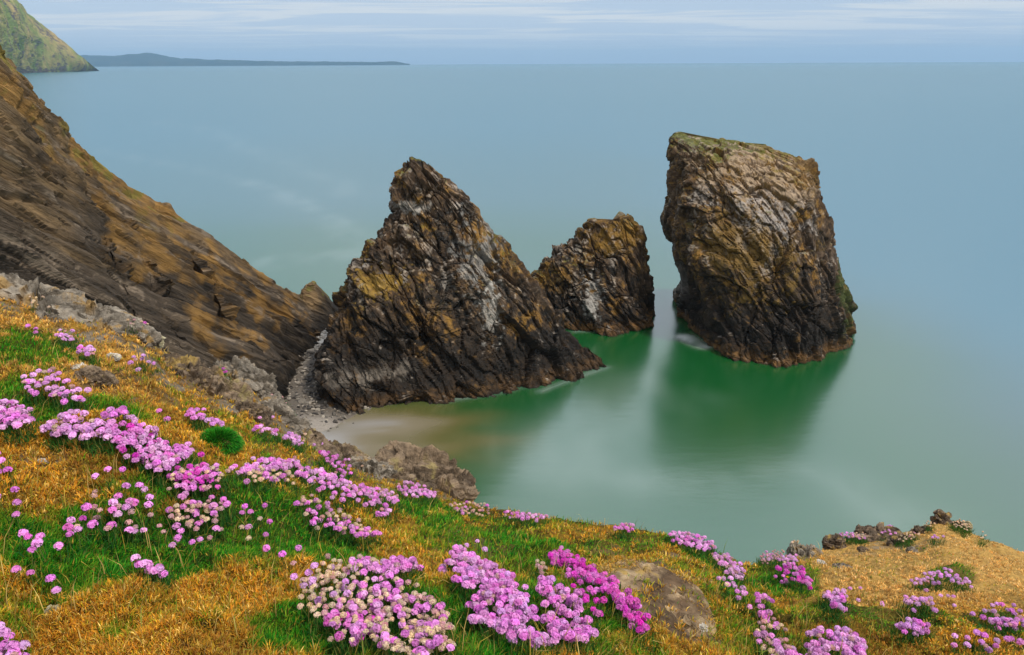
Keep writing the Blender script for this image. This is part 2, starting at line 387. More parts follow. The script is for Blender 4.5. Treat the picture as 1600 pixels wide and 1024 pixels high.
PT = [((646, 249, 79), (656, 250, 79), .3, .3), ((630, 256, 79), (676, 262, 79), 1.1, 1.1), ((617, 275, 78.5), (690, 273, 79), 1.9, 2), ((613, 328, 78), (749, 330, 79), 3.2, 3),
      ((590, 368, 77), (779, 370, 79.5), 4.2, 4), ((562, 412, 75.5), (806, 412, 80), 4.8, 5), ((552, 460, 74), (834, 460, 80.5), 5.2, 6),
      ((524, 513, 72), (882, 513, 80.5), 4.8, 7), ((500, 570, 70), (920, 538, 80), 4.2, 8), ((496, 610, 68.3), (944, 562, 79), 3.4, 9),
      ((499, 643, 66.8), (949, 574, 78), 2.8, 9), ((497, 665, 66.5), (955, 592, 78), 3.0, 9), ((490, 700, 66), (960, 630, 78), 3.2, 9)]
def pt_extra(c, V, N, n1, n2, n3, hz):
    c = mix(c, C(.42, .25, .04), ell(V, 590, 445, 72, 2.2, .9, n2 + 1.2 * n3, .8) * .5)
    c = mix(c, C(.40, .37, .33), ell(V, 745, 400, 75, 1.5, 2.4, n2 + 1.2 * n3, .9) * .38)
    c = mix(c, C(.42, .38, .33), ell(V, 768, 480, 74, .8, 2.4, n3, 1.0) * .6)
    c = mix(c, C(.40, .36, .31), ell(V, 640, 325, 76, 1.7, .6, n3, .6) * .7)
    c = mix(c, C(.20, .165, .13), ell(V, 570, 600, 67, 3.4, .9, n2, .8) * .6)
    return c
A_PT = bed_axes((.86, .20, .50))
stack('sea_stack', 'pointed pyramid sea stack of dark rock beside the shingle beach', PT, A_PT, .50, 202,
      col_stack(dict(top=21., brn=.45, och=.50, pale=.36, grn=.25, extra=pt_extra, barn=.5)))
SM = [((932, 340, 96), (982, 341, 96), .8, .8), ((918, 345, 96), (992, 345, 96), 1.6, 1.5), ((902, 368, 95.5), (1005, 372, 96), 2.6, 2), ((884, 390, 95), (1010, 402, 96), 3.6, 3),
      ((846, 408, 95), (1013, 428, 96), 4.2, 4), ((830, 432, 95), (1015, 450, 96), 4.8, 4), ((832, 465, 95), (1020, 478, 95.5), 5.4, 5),
      ((838, 500, 95), (1024, 496, 95), 6, 5), ((834, 520, 95), (1030, 512, 95), 6.4, 5), ((830, 550, 95), (1036, 550, 95), 7, 5)]
def sm_extra(c, V, N, n1, n2, n3, hz):
    c = mix(c, C(.40, .37, .33), ell(V, 925, 460, 91, .9, 2.2, n3, 1.0) * .6)
    c = mix(c, C(.27, .145, .02), ell(V, 965, 372, 93, 3.0, 1.6, n2 + .8 * n3, .8) * .6)
    return c
stack('sea_stack', 'smallest sea stack with ochre crest between the two larger stacks', SM, A_PT, .50, 303,
      col_stack(dict(top=13., brn=.5, och=.55, pale=.20, grn=.2, extra=sm_extra)), nt_=440, nr=260)

# ------------------------------------------------------------------ cliff on the left
def face(cols_, ncol, nrow, bulge, back, drop):
    cr_ = np.array([at_depth(*c[0]) for c in cols_]); ft = np.array([at_sea(*c[1], -1.0) for c in cols_])
    k = np.concatenate([[0], np.cumsum(np.linalg.norm(np.diff(cr_, axis=0), axis=1) + .4 * np.linalg.norm(np.diff(ft, axis=0), axis=1))])
    s = np.linspace(0, k[-1], ncol)
    ip = lambda a: np.stack([np.interp(s, k, a[:, c]) for c in range(3)], 1)
    cr_, ft = ip(cr_), ip(ft)
    w_ = np.hanning(2 * (ncol // 14) + 1); w_ /= w_.sum(); pad = len(w_) // 2
    ft = np.stack([np.convolve(np.pad(ft[:, c], pad, mode='reflect', reflect_type='odd'), w_, 'valid') for c in range(3)], 1)
    nb = max(16, nrow // 6); t = np.linspace(0, 1, nrow)
    P = cr_[None] * (1 - t)[:, None, None] + ft[None] * t[:, None, None]
    nn = np.cross(np.gradient(cr_, axis=0), ft - cr_); nn /= np.linalg.norm(nn, axis=1, keepdims=True)
    nn = np.where((nn @ C(.5, -.5, .7))[:, None] < 0, -nn, nn)
    P = P + nn[None] * (np.sin(np.pi * t))[:, None, None] * (bulge * sstep(.02, .2, np.linspace(0, 1, ncol)))[None, :, None]
    tb = np.linspace(1, 0, nb + 1)[:-1]
    B = cr_[None] + np.stack([tb * back[0], tb * back[1], 0 * tb], 1)[:, None] 
    B[..., 2] = cr_[None, :, 2] * (1 - tb[:, None] ** 1.3) + (-2 * tb[:, None] ** 1.3)
    return np.vstack([B, P])
CL = [((531, 494, 93), (542, 505)), ((524, 486, 92.6), (538, 514)), ((508, 463, 92), (531, 528)), ((489, 443, 91.5), (522, 542)), ((478, 446, 91), (514, 552)), ((466, 459, 90), (506, 562)), ((440, 448, 88), (494, 578)), ((420, 438, 87), (485, 594)),
      ((360, 398, 84.5), (478, 612)), ((310, 360, 82), (472, 634)), ((262, 325, 80.5), (462, 668)), ((240, 318, 80), (450, 690)), ((195, 290, 78), (420, 720)), ((130, 240, 76), (360, 770)), ((100, 202, 74.5), (330, 790)), ((72, 180, 73.5), (300, 805)), ((60, 150, 73), (285, 815)),
      ((30, 115, 71), (250, 835)), ((0, 77, 70), (215, 860)), ((-60, 0, 67), (140, 905)), ((-250, -180, 62), (-100, 1000)), ((-600, -480, 56), (-500, 1200))]
P = face(CL, 900, 420, 1.2, (-2.5, 13), 30)
N = grid_normals(P); 
if N[200:, :, 1].mean() > 0: N = -N
V = P.reshape(-1, 3); Nf = N.reshape(-1, 3)
A_CL = bed_axes((.64, -.50, .58), (.3, 1, .2))
_l = np.array((.46, .50, -.73)); _n = np.array((.26, .556, .77)); A_CL = bed_axes(_n, np.cross(_l, _n))
colt = np.tile(np.linspace(0, 1, P.shape[1]), P.shape[0])
ramp = .30 + .70 * sstep(.02, .20, colt)
q = V @ A_CL
wp = np.stack([fbm(q * C(.10, .10, .03), 3, 420), fbm(q * C(.3, .2, .06), 3, 421), fbm(q * C(.9, .5, .15), 3, 422)], 1)
def slabs(th, warp, seed):
    x_ = q[:, 0] / th + warp; k = np.floor(x_); fr = x_ - k
    amp_ = .65 + .6 * vnoise(np.stack([k * 17.31, q[:, 2] / (th * 5), q[:, 1] / (th * 5)], 1), seed)
    return amp_ * (fr - .5) * sstep(1.0, .93, fr) , k
d1, k1 = slabs(4.6, .40 * wp[:, 0] + .10 * wp[:, 1], 430); d2, k2 = slabs(1.7, .9 * wp[:, 0] + .25 * wp[:, 1] + .06 * wp[:, 2], 440); d3, k3 = slabs(.62, 2.0 * wp[:, 0] + .6 * wp[:, 1] + .25 * wp[:, 2], 450)
jf, je, lr = facets(q / C(4.5, 9, 26) + .12 * wp[:, 1:2], 444)
f2, e2, r2 = facets((q + .3 * wp[:, 2:3]) / C(.55, 1.3, 3.6), 461)
calm = .30 + .70 * sstep(.16, .42, colt)
dd_ = (2.3 * d1 + 1.25 * d2) * (.45 + .55 * calm) + .50 * d3 + .34 * f2 - .4 * calm * sstep(.05, .0, je) + .45 * fbm(V * .11, 3, 470) + .22 * fbm(q * C(1.2, .9, .4), 4, 471)
V2 = V + Nf * (dd_ * ramp * .85)[:, None]
N2 = grid_normals(V2.reshape(P.shape)).reshape(-1, 3)
if (N2 * Nf).sum() < 0: N2 = -N2
n1 = fbm(V2 * .12, 4, 411); n2 = fbm(V2 * .6, 4, 412); n3 = fbm(V2 * 2.2, 3, 413)
qb = V2 @ A_CL
stk = fbm(qb * C(1.5, .5, .14), 5, 414)
hrow = np.repeat(np.linspace(-.2, 1, P.shape[0]), P.shape[1])            # distance down the face from the crest
xr = V2[:, 0]
tan_, grey, dk, och = C(.235, .150, .072), C(.112, .082, .056), C(.022, .017, .013), C(.34, .175, .035)
c = mix(dk, grey, np.clip(.38 + .6 * stk + .5 * (lr - .5) + .4 * (r2 - .5) + .35 * (_h(k2.astype(np.int64), k2.astype(np.int64) * 0, k2.astype(np.int64) * 0, 9) - .5), 0, 1))
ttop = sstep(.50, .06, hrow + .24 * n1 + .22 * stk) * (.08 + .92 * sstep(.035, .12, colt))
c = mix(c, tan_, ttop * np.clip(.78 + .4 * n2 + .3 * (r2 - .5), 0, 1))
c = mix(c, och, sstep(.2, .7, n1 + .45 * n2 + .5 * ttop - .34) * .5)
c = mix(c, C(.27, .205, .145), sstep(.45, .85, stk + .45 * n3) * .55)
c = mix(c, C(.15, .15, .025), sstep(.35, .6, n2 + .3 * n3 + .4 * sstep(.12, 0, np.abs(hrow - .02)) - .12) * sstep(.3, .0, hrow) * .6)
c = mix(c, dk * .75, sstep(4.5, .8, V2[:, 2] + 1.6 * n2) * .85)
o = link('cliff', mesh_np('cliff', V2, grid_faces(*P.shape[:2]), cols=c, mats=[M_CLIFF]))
tag(o, 'steep brown layered sea cliff sloping down to the beach on the left', 'cliff', kind='structure')

# ------------------------------------------------------------------ beach
xs = np.linspace(-48, 6, 240); ys = np.linspace(40, 106, 280)
X, Y = np.meshgrid(xs, ys, indexing='xy')
Z = 1.1 - ((Y - 80) / 19.5) ** 2 * 1.15 - .17 * np.clip(X + 17.5, 0, None) + .05 * np.clip(-20 - X, 0, 8)
Pb = np.stack([X, Y, Z], -1).reshape(-1, 3)
Pb[:, 2] += .10 * fbm(Pb * .5, 3, 71)
sand = sstep(66.5, 63.0, Pb[:, 1] + 1.2 * fbm(Pb * .3, 3, 72))
c = mix(C(.105, .085, .066), C(.25, .215, .18), sand) 
c = mix(c, C(.42, .40, .37), sstep(79, 83, Pb[:, 1] + 2 * fbm(Pb * .3, 3, 73)) * .9)
o = link('beach', mesh_np('beach', Pb, grid_faces(280, 240), cols=c, mats=[M_PEB], smooth=True))
tag(o, 'narrow shingle and sand beach between the cliff and the pointed stack', 'beach', kind='structure')
def beach_z(x, y): return 1.1 - ((y - 80) / 19.5) ** 2 * 1.15 - .17 * np.clip(x + 17.5, 0, None) + .05 * np.clip(-20 - x, 0, 8)
bm = bmesh.new(); bmesh.ops.create_icosphere(bm, subdivisions=1, radius=1)
ICO_V = np.array([v.co[:] for v in bm.verts]); ICO_F = np.array([[v.index for v in f.verts] for f in bm.faces]); bm.free()
def pebbles(pos, size, col, seed, flat=.6):
    n = len(pos); r = np.random.default_rng(seed)
    V = ICO_V[None] * (1 + .28 * r.standard_normal((n, len(ICO_V), 1))) * (size[:, None, None] * (1 + .35 * r.standard_normal((n, 1, 3))).clip(.5, 1.6))
    V[..., 2] *= flat
    a = r.uniform(0, 2 * np.pi, n); ca, sa = np.cos(a)[:, None], np.sin(a)[:, None]
    V = np.stack([V[..., 0] * ca - V[..., 1] * sa, V[..., 0] * sa + V[..., 1] * ca, V[..., 2]], -1) + pos[:, None]
    F = (ICO_F[None] + (np.arange(n) * len(ICO_V))[:, None, None]).reshape(-1, 3)
    return V.reshape(-1, 3), F, np.repeat(col, len(ICO_V), 0)
n = 9000
bx = rng.uniform(-34, -8, n); by = rng.uniform(61, 100, n)
keep = rng.uniform(0, 1, n) < np.where(by < 65, .35, 1); bx, by = bx[keep], by[keep]; n = len(bx)
pos = np.stack([bx, by, beach_z(bx, by) + .02], 1)
sz = rng.lognormal(-2.05, .42, n).clip(.06, .42)
tone = rng.uniform(0, 1, n)
pc = mix(C(.040, .034, .030), C(.34, .29, .23), tone ** 2.0); pc = mix(pc, C(.46, .43, .40), sstep(79, 83, by) * .75 * rng.uniform(.5, 1, n))
V, F, cc_ = pebbles(pos, sz, pc, 5)
o = link('shingle', mesh_np('shingle', V, F, cols=cc_, mats=[M_PEB]))
tag(o, 'loose grey and brown shingle stones covering the narrow beach', 'shingle', kind='stuff')

# ------------------------------------------------------------------ far headland and coast
HL = [((154, 110, 3300), (155, 111.2)), ((146, 104, 3260), (148, 111.5)), ((130, 90, 3200), (136, 112)), ((112, 75, 3150), (122, 112.6)), ((90, 54, 3080), (100, 113)), ((70, 39, 3020), (84, 113.4)), ((54, 26, 2980), (68, 113.8)),
      ((40, 14, 2950), (52, 114.2)), ((28, 0, 2920), (40, 114.8)), ((10, -14, 2880), (20, 116)), ((-40, -40, 2800), (-40, 120)), ((-200, -70, 2600), (-200, 128)), ((-420, -60, 2400), (-420, 138))]
HL = [((cu, cv, (lambda fy: fy + 15 + max(0, fv - cv) * fy / FPX * 1.0)(at_sea(np.array(float(fu)), np.array(float(fv)))[1])), (fu, fv)) for (cu, cv, _), (fu, fv) in HL]
P = face(HL, 340, 170, 40, (-420, 500), 1)
N = grid_normals(P)
V = P.reshape(-1, 3)
hn = fbm(V * .012, 5, 501); gl_ = ridged(V * C(.006, .006, .003), 4, 502)
hd = fbm(V * .035, 4, 507)
hr = np.tile(sstep(.0, .22, np.linspace(0, 1, P.shape[1])), P.shape[0])
V2 = V + np.stack([0 * hn, hr * (-34 * hn - 45 * gl_ - 16 * hd), hr * (10 * hn + 4 * hd)], 1)
hz = V2[:, 2]
n1 = fbm(V2 * .008, 4, 503); n2 = fbm(V2 * .03, 4, 504)
n3 = fbm(V2 * .09, 3, 506)
c = mix(C(.16, .205, .05), C(.38, .27, .11), np.clip(.45 + .7 * n1 + .4 * n2 + .3 * n3, 0, 1))
rocky = sstep(.30, .58, n2 * .8 + .4 * n3 + .5 * fbm(V2 * C(.012, .012, .004), 4, 505) + .35 * n3 + .9 * sstep(34, 4, hz) - .10)
c = mix(c, C(.075, .062, .072), rocky * .9)
o = link('headland', mesh_np('headland', V2, grid_faces(*P.shape[:2]), cols=c, mats=[M_FAR], smooth=False))
tag(o, 'tall green headland with dark rocky foot across the water at far left', 'headland', kind='structure')
CO = [(-200, 84), (60, 85), (130, 86.5), (180, 87.5), (197, 85), (215, 84), (228, 82.6), (243, 84), (262, 88.5), (285, 91.5), (330, 93), (380, 94.8), (420, 95.2), (470, 96.4), (520, 96.2), (560, 97), (600, 96.4), (618, 96.6), (630, 98.2), (640, 100.3)]
us = np.linspace(-200, 640, 400); vs = np.interp(us, [p[0] for p in CO], [p[1] for p in CO])
vs = vs + .5 * vnoise(np.stack([us * .12, us * 0, us * 0], 1), 9)+ .35 * vnoise(np.stack([us * .5, us * 0, us * 0], 1), 12)
rows = []
for t, dd in ((0, 15000), (.30, 15020), (.55, 15400), (1, 16200), (.6, 17000), (0, 17600)):
    top = at_depth(us, vs, np.full_like(us, 16200.)); p = at_depth(us, vs, np.full_like(us, float(dd))); p[:, 2] = np.maximum(top[:, 2], 2) * t - (1 if t == 0 else 0)
    rows.append(p)
P = np.stack(rows); V = P.reshape(-1, 3)
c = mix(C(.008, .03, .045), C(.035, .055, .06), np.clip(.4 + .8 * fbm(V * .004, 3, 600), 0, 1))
o = link('coast', mesh_np('coast', V, grid_faces(6, 400), cols=c, mats=[M_FAR], smooth=True))
tag(o, 'low hazy blue coast with one rounded hill along the horizon', 'coast', kind='structure')

# haze: one box of thin pale air
m, nt, out = new_mat('sea_haze')
pv = nd(nt, 'ShaderNodeVolumePrincipled', i_Density=.00005); pv.inputs['Color'].default_value = (.46, .74, 1.0, 1); pv.inputs['Anisotropy'].default_value = .0
nt.links.new(pv.outputs[0], out.inputs['Volume'])
X = 21600; zb, zt = -4, 330
V = np.array([(x, y, z) for x in (-X, X) for y in (-X, X) for z in (zb, zt)], float)
F = [(0, 1, 3, 2), (4, 6, 7, 5), (0, 4, 5, 1), (2, 3, 7, 6), (0, 2, 6, 4), (1, 5, 7, 3)]
o = link('haze', mesh_np('haze', V, F, mats=[m])); tag(o, 'thin blue sea haze fading the far coast', 'haze', kind='stuff')

# ------------------------------------------------------------------ foreground slope
SILV = np.array([(-520, 300), (-200, 385), (0, 446), (60, 468), (130, 486), (170, 494), (215, 520), (245, 540), (275, 562), (320, 580), (380, 600), (420, 622), (460, 655), (500, 692), (540, 716), (580, 734), (640, 752), (690, 770), (735, 790), (770, 796),
                 (800, 800), (860, 808), (940, 822), (1000, 833), (1060, 850), (1100, 862), (1140, 882), (1170, 890), (1200, 884), (1240, 872), (1290, 856), (1330, 846), (1400, 836), (1450, 824), (1470, 816), (1500, 826), (1545, 843), (1600, 861), (1720, 900), (2150, 1010)], float)
SILS = np.array([(-520, 4.8), (0, 4.9), (215, 4.3), (345, 4.9), (420, 5.3), (540, 5.7), (680, 5.1), (740, 4.7), (860, 4.4), (1000, 4.4), (1140, 4.1), (1200, 4.6), (1300, 5.6), (1400, 6.0), (1600, 5.8), (2150, 5.4)])
BOTS = np.array([(-520, 1.8), (0, 1.7), (400, 1.85), (800, 1.85), (1200, 2.15), (1600, 2.75), (2150, 3.2)])
EXPO = np.array([(-520, .75), (300, .75), (800, .9), (1200, 1.0), (2150, 1.0)])
BUMPS = []          # (u, v, ru, rv, height m)
def silv(u):
    return (np.interp(u, SILV[:, 0], SILV[:, 1]) + np.interp(u - 9, SILV[:, 0], SILV[:, 1]) + np.interp(u + 9, SILV[:, 0], SILV[:, 1])) / 3
def ground(u, v):
    u = np.asarray(u, float); v = np.asarray(v, float)
    v0 = silv(u); s0 = np.interp(u, SILS[:, 0], SILS[:, 1]); s1 = np.interp(u, BOTS[:, 0], BOTS[:, 1]); e = np.interp(u, EXPO[:, 0], EXPO[:, 1])
    t = (v - v0) / (1024 - v0)
    tt = np.where(t < 1, np.clip(t, 0, 1) ** e, 1 + (t - 1) * e)
    wv = 1 / s0 + (1 / s1 - 1 / s0) * tt
    wv = np.minimum(wv, 1.15)
    P = at_scale(u, v, 1 / wv)
    q = P * C(1, 1, .3)
    h = .055 * fbm(q * 1.7, 4, 900) + .026 * fbm(q * 7, 3, 910) + .015 * fbm(q * 24, 3, 920)
    for (bu, bv, ru, rv, bh) in BUMPS:
        h = h + bh * np.exp(-((u - bu) / ru) ** 2 - ((v - bv) / rv) ** 2)
    P[..., 2] += h * np.clip(.45 + 1.5 * t, 0, 1)
    return P
BUMPS += [(1030, 935, 95, 60, .10), (420, 720, 170, 30, .03), (490, 790, 110, 40, .05), (190, 690, 110, 25, .04), (600, 935, 120, 40, .05), (820, 960, 110, 50, .04), (470, 850, 90, 22, -.03), (1230, 905, 60, 15, .02)]
# ground cover, painted as patches: green turf, bare soil, rock
GREEN = [(45, 552, 80, 32, .8), (105, 640, 130, 26, .9), (20, 600, 40, 20, .9), (70, 850, 120, 62, 1), (230, 845, 170, 48, 1), (430, 845, 150, 62, 1), (330, 760, 140, 34, .8), (170, 740, 40, 20, .4), (435, 698, 42, 12, .9), (500, 745, 70, 16, .6),
         (650, 795, 60, 16, .9), (760, 842, 115, 30, 1), (700, 820, 60, 24, .7), (850, 868, 80, 22, .8), (900, 815, 60, 10, .55), (1000, 855, 110, 14, .7), (1110, 875, 46, 22, 1), (1140, 930, 30, 26, .7), (1220, 918, 70, 24, 1), (1310, 958, 70, 18, .9), (1420, 975, 110, 16, .65), (1530, 990, 110, 30, .6),
         (580, 985, 130, 50, 1), (780, 1000, 110, 60, 1), (930, 985, 80, 50, .9), (540, 1000, 70, 40, .8), (850, 930, 60, 40, .6), (1260, 1000, 120, 36, .55), (1490, 895, 32, 7, .9), (1430, 858, 14, 4, .9), (1390, 838, 14, 5, .8), (60, 530, 14, 7, .9), (125, 545, 20, 6, .9), (60, 935, 50, 14, .45), (185, 985, 26, 14, .5), (250, 960, 40, 20, .4), (330, 965, 50, 24, .35), (20, 1010, 26, 20, .8), (140, 800, 90, 30, .8), (400, 775, 60, 30, .8), (1160, 985, 50, 26, .5)]
SOIL = [(1030, 935, 105, 62, 1), (700, 852, 70, 20, .35), (70, 720, 38, 12, .7), (150, 590, 34, 10, .8), (200, 615, 60, 10, .35), (1330, 866, 40, 7, .5), (215, 580, 90, 14, .3), (460, 690, 60, 26, .5), (560, 740, 60, 14, .6), (350, 630, 70, 20, .4), (1400, 855, 30, 8, .5)]
ROCKY = [(60, 470, 110, 22, 1), (160, 510, 80, 24, 1), (235, 545, 40, 26, .8), (300, 590, 60, 24, .9), (385, 620, 60, 34, 1), (450, 675, 55, 30, 1), (530, 722, 50, 20, 1), (650, 760, 90, 20, 1), (1260, 870, 50, 16, .9), (1400, 845, 90, 12, .6), (240, 625, 40, 8, .5), (110, 585, 30, 8, .6)]
def patch(lst, u, v, n):
    r = np.zeros_like(u)
    for (pu, pv, ru, rv, a) in lst:
        d = np.sqrt(((u - pu) / ru) ** 2 + ((v - pv) / rv) ** 2)
        r = np.maximum(r, a * sstep(1.35, .60, d + .75 * n))
    return r
def cover(u, v, P):
    n1 = fbm(P * 3.2, 4, 931); n2 = fbm(P * 9, 3, 935)
    g = patch(GREEN, u, v, n1) + (.30 + .25 * sstep(880, 940, v)) * sstep(.05, .7, n1 + .4 * n2) * (u < 1280) + .12 * (fbm(P * 1.3, 2, 939) > .1)
    so = patch(SOIL, u, v, n1 + .3 * n2); rk = patch(ROCKY, u, v, n1 + .3 * n2) * np.clip(.55 + 1.2 * n2, 0, 1)
    return np.clip(g, 0, 1) * (1 - .8 * so) * (1 - .8 * rk), so, rk, n1, n2
NC, NR = 680, 400
us = np.linspace(-520, 2150, NC)
tv = np.concatenate([np.linspace(0, 1, 300), np.linspace(1.01, 4.2, 100)])
U = np.repeat(us[None], NR, 0); VV = silv(us)[None] + (1024 - silv(us)[None]) * np.minimum(tv, 1)[:, None] + 1300 * np.clip(tv - 1, 0, None)[:, None] / 3.2
G = ground(U.ravel(), VV.ravel()).reshape(NR, NC, 3)
gr, so_, rk, n1, n2 = cover(U.ravel(), VV.ravel(), G.reshape(-1, 3))
c = mix(C(.34, .19, .03), C(.085, .045, .015), np.clip(.45 + .8 * n2, 0, 1))
c = mix(c, C(.70, .42, .13), sstep(1180, 1330, U.ravel()) * sstep(985, 900, VV.ravel()) * .75)
c = mix(c, C(.020, .060, .010), gr * .85)
c = mix(c, mix(C(.15, .100, .062), C(.30, .22, .145), np.clip(.4 + .8 * n2, 0, 1)), so_)
c = mix(c, mix(C(.11, .085, .06), C(.33, .275, .21), np.clip(.5 + .9 * n2, 0, 1)), rk * .9)
# the far edge breaks off as a cliff down to the water
edge = G[0]; outw = edge - CAM; outw[:, 2] = 0; outw /= np.linalg.norm(outw, axis=1, keepdims=True)
sk = []
for f in (1.0, .7, .45, .25, .12, .05, .02):
    dz = -(edge[:, 2] + 1) * f ** 1.2; s_ = edge + outw * (.08 + 5 * f)[..., None] if False else edge + outw * (.05 + 5.0 * f)
    s_ = s_.copy(); s_[:, 2] += dz; s_ += (.5 * f ** .5 * fbm(s_ * .8, 3, 950))[:, None] * outw; sk.append(s_)
SK = np.stack(sk)
Gall = np.vstack([SK, G]); csk = np.broadcast_to(C(.12, .095, .07), (len(sk) * NC, 3))
o = link('grassy_slope', mesh_np('grassy_slope', Gall.reshape(-1, 3), grid_faces(*Gall.shape[:2]), cols=np.vstack([csk, c]), mats=[M_SOIL], smooth=True))
tag(o, 'dry golden clifftop slope with green turf patches falling toward the bay', 'slope', kind='structure')

def blades(P, L_, W_, lean, az, col, curl=None, base=None):
    """bent grass blades, one quad and one tip triangle each"""
    n = len(P); a2 = rng.uniform(0, 2 * np.pi, n)
    side = np.stack([np.cos(a2), np.sin(a2), 0 * a2], 1) * (W_ / 2)[:, None]
    d = np.stack([np.cos(az) * np.sin(lean), np.sin(az) * np.sin(lean), np.cos(lean)], 1)
    ln2 = np.clip(lean * 1.7 + .25, 0, 2.1) if curl is None else lean + curl
    d2 = np.stack([np.cos(az) * np.sin(ln2), np.sin(az) * np.sin(ln2), np.cos(ln2)], 1)
    m = P + d * (L_ * .55)[:, None]; t = m + d2 * (L_ * .45)[:, None]
    V = np.stack([P - side, P + side, m - side * .85, m + side * .85, t], 1).reshape(-1, 3)
    k = (np.arange(n) * 5)[:, None]
    loops = (k + np.array([[0, 1, 3, 2, 2, 3, 4]])).ravel(); tot = np.tile([4, 3], n)
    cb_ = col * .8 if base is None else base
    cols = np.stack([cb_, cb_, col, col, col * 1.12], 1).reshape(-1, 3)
    return V, loops, tot, cols
def palette(P_, pal, n, jit=.22):
    k = rng.choice(len(pal), n, p=np.array(P_) / sum(P_)); c = np.array(pal)[k] * (1 + jit * rng.standard_normal((n, 1))).clip(.4, 1.8)
    return c
N0 = 760000
u = rng.uniform(-120, 1720, N0); v0 = silv(u); v = v0 + (1110 - v0) * rng.uniform(0, 1, N0) ** .95
v0m = v - v0
k = rng.uniform(0, 1, N0) < np.clip((1110 - v0) / 640, 0, 1); u, v = u[k], v[k]
P = ground(u, v); gr, so_, rk, n1, n2 = cover(u, v, P); gr = np.clip(gr + .22 * fbm(P * 22, 2, 970) * sstep(.02, .2, gr), 0, 1)
rn = rng.uniform(0, 1, len(u))
dist = np.linalg.norm(P - CAM, axis=1)
isg = rn < gr * 1.3
isd = ~isg & (rng.uniform(0, 1, len(u)) < (.55 + .45 * sstep(-.25, .25, fbm(P * 11, 3, 966))) * (1 - .88 * so_) * (1 - .80 * rk))
# green turf
p = P[isg]; n = len(p); gg = gr[isg]; dd = dist[isg]; hum = fbm(p * 2.3, 3, 960)
lenb = rng.uniform(.012, .036, n) * (1 + .35 * hum) * np.where(u[isg] > 1280, .6, 1)
cg = palette([3.4, 4.5, 3.6, 1.8, 1.0], [(.008, .125, .005), (.020, .225, .007), (.065, .32, .010), (.220, .34, .016), (.46, .30, .04)], n)
cg = mix(cg, palette([1, 1], [(.40, .40, .020), (.64, .44, .035)], n), np.clip(1 - gg, 0, 1) * (rng.uniform(0, 1, n) < .75))
az = rng.normal(.4, 1.2, n); lean = np.abs(rng.normal(.38, .32, n))
V, lo, to, cc_ = blades(p - C(0, 0, .006), lenb, rng.uniform(.0016, .0034, n) * (dd / 2.4).clip(.8, 1.8), lean, az, cg)
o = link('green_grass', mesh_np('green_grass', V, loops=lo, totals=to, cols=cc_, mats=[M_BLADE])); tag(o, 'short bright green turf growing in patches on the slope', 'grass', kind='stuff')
# dry golden cover
p0 = P[isd]; ud, vd, dd = u[isd], v[isd], dist[isd]
ros = rng.uniform(0, 1, len(p0)) < .085; ci = np.nonzero(ros)[0]; K = 12
keep = rng.uniform(0, 1, len(p0)) < .45; ki = np.nonzero(keep)[0]
ri = np.repeat(ci, K); ra = rng.uniform(0, 6.28, len(ri)); rr_ = rng.uniform(.001, .011, len(ri))
src = np.concatenate([ki, ri]); ud, vd, dd = ud[src], vd[src], dd[src]
p = p0[src].copy(); p[len(ki):, 0] += rr_ * np.cos(ra); p[len(ki):, 1] += rr_ * np.sin(ra)
azd = np.concatenate([rng.uniform(0, 6.28, len(ki)), ra + rng.normal(0, .4, len(ri))])
lnd = np.concatenate([rng.uniform(.1, 1.45, len(ki)), .15 + rr_ / .013 * .9 + rng.normal(0, .15, len(ri))]).clip(.02, 1.5)
n = len(p); isr = np.arange(n) >= len(ki); gid = rng.standard_normal(len(p0))[src]
cy = palette([4, 3.2, 2.2, 2, 1.8], [(.80, .405, .032), (.66, .27, .024), (.84, .56, .14), (.34, .16, .03), (.42, .38, .025)], n)
tan = sstep(1180, 1330, ud) * sstep(985, 900, vd) + .35 * sstep(660, 560, vd)
cy = mix(cy, palette([3, 2, 1], [(.84, .52, .17), (.74, .42, .11), (.88, .62, .29)], n), np.clip(tan, 0, 1))
cy = cy * np.where(isr, (1 + .22 * gid).clip(.5, 1.6), .85)[:, None]
dk = sstep(.1, .8, fbm(p * 4.5, 3, 965)); cy = mix(cy, palette([1.3, 1, .6], [(.24, .085, .018), (.30, .25, .022), (.38, .15, .03)], n), dk * .75 * (1 - .7 * tan.clip(0, 1)))
far_ = sstep(1200, 1350, ud)
lenb = rng.uniform(.008, .025, n) * (1 - .30 * far_)
V, lo, to, cc_ = blades(p + np.stack([0 * dd, 0 * dd, np.where(isr, .004, 0) + rng.uniform(-.004, .006, n)], 1), lenb, rng.uniform(.0018, .0040, n) * (dd / 2.6).clip(.8, 1.5), lnd, azd, cy, curl=rng.uniform(-.9, 1.2, n))
o = link('dry_grass', mesh_np('dry_grass', V, loops=lo, totals=to, cols=cc_, mats=[M_BLADE])); tag(o, 'dry golden brown turf and curled dead leaves covering the slope', 'dry grass', kind='stuff')
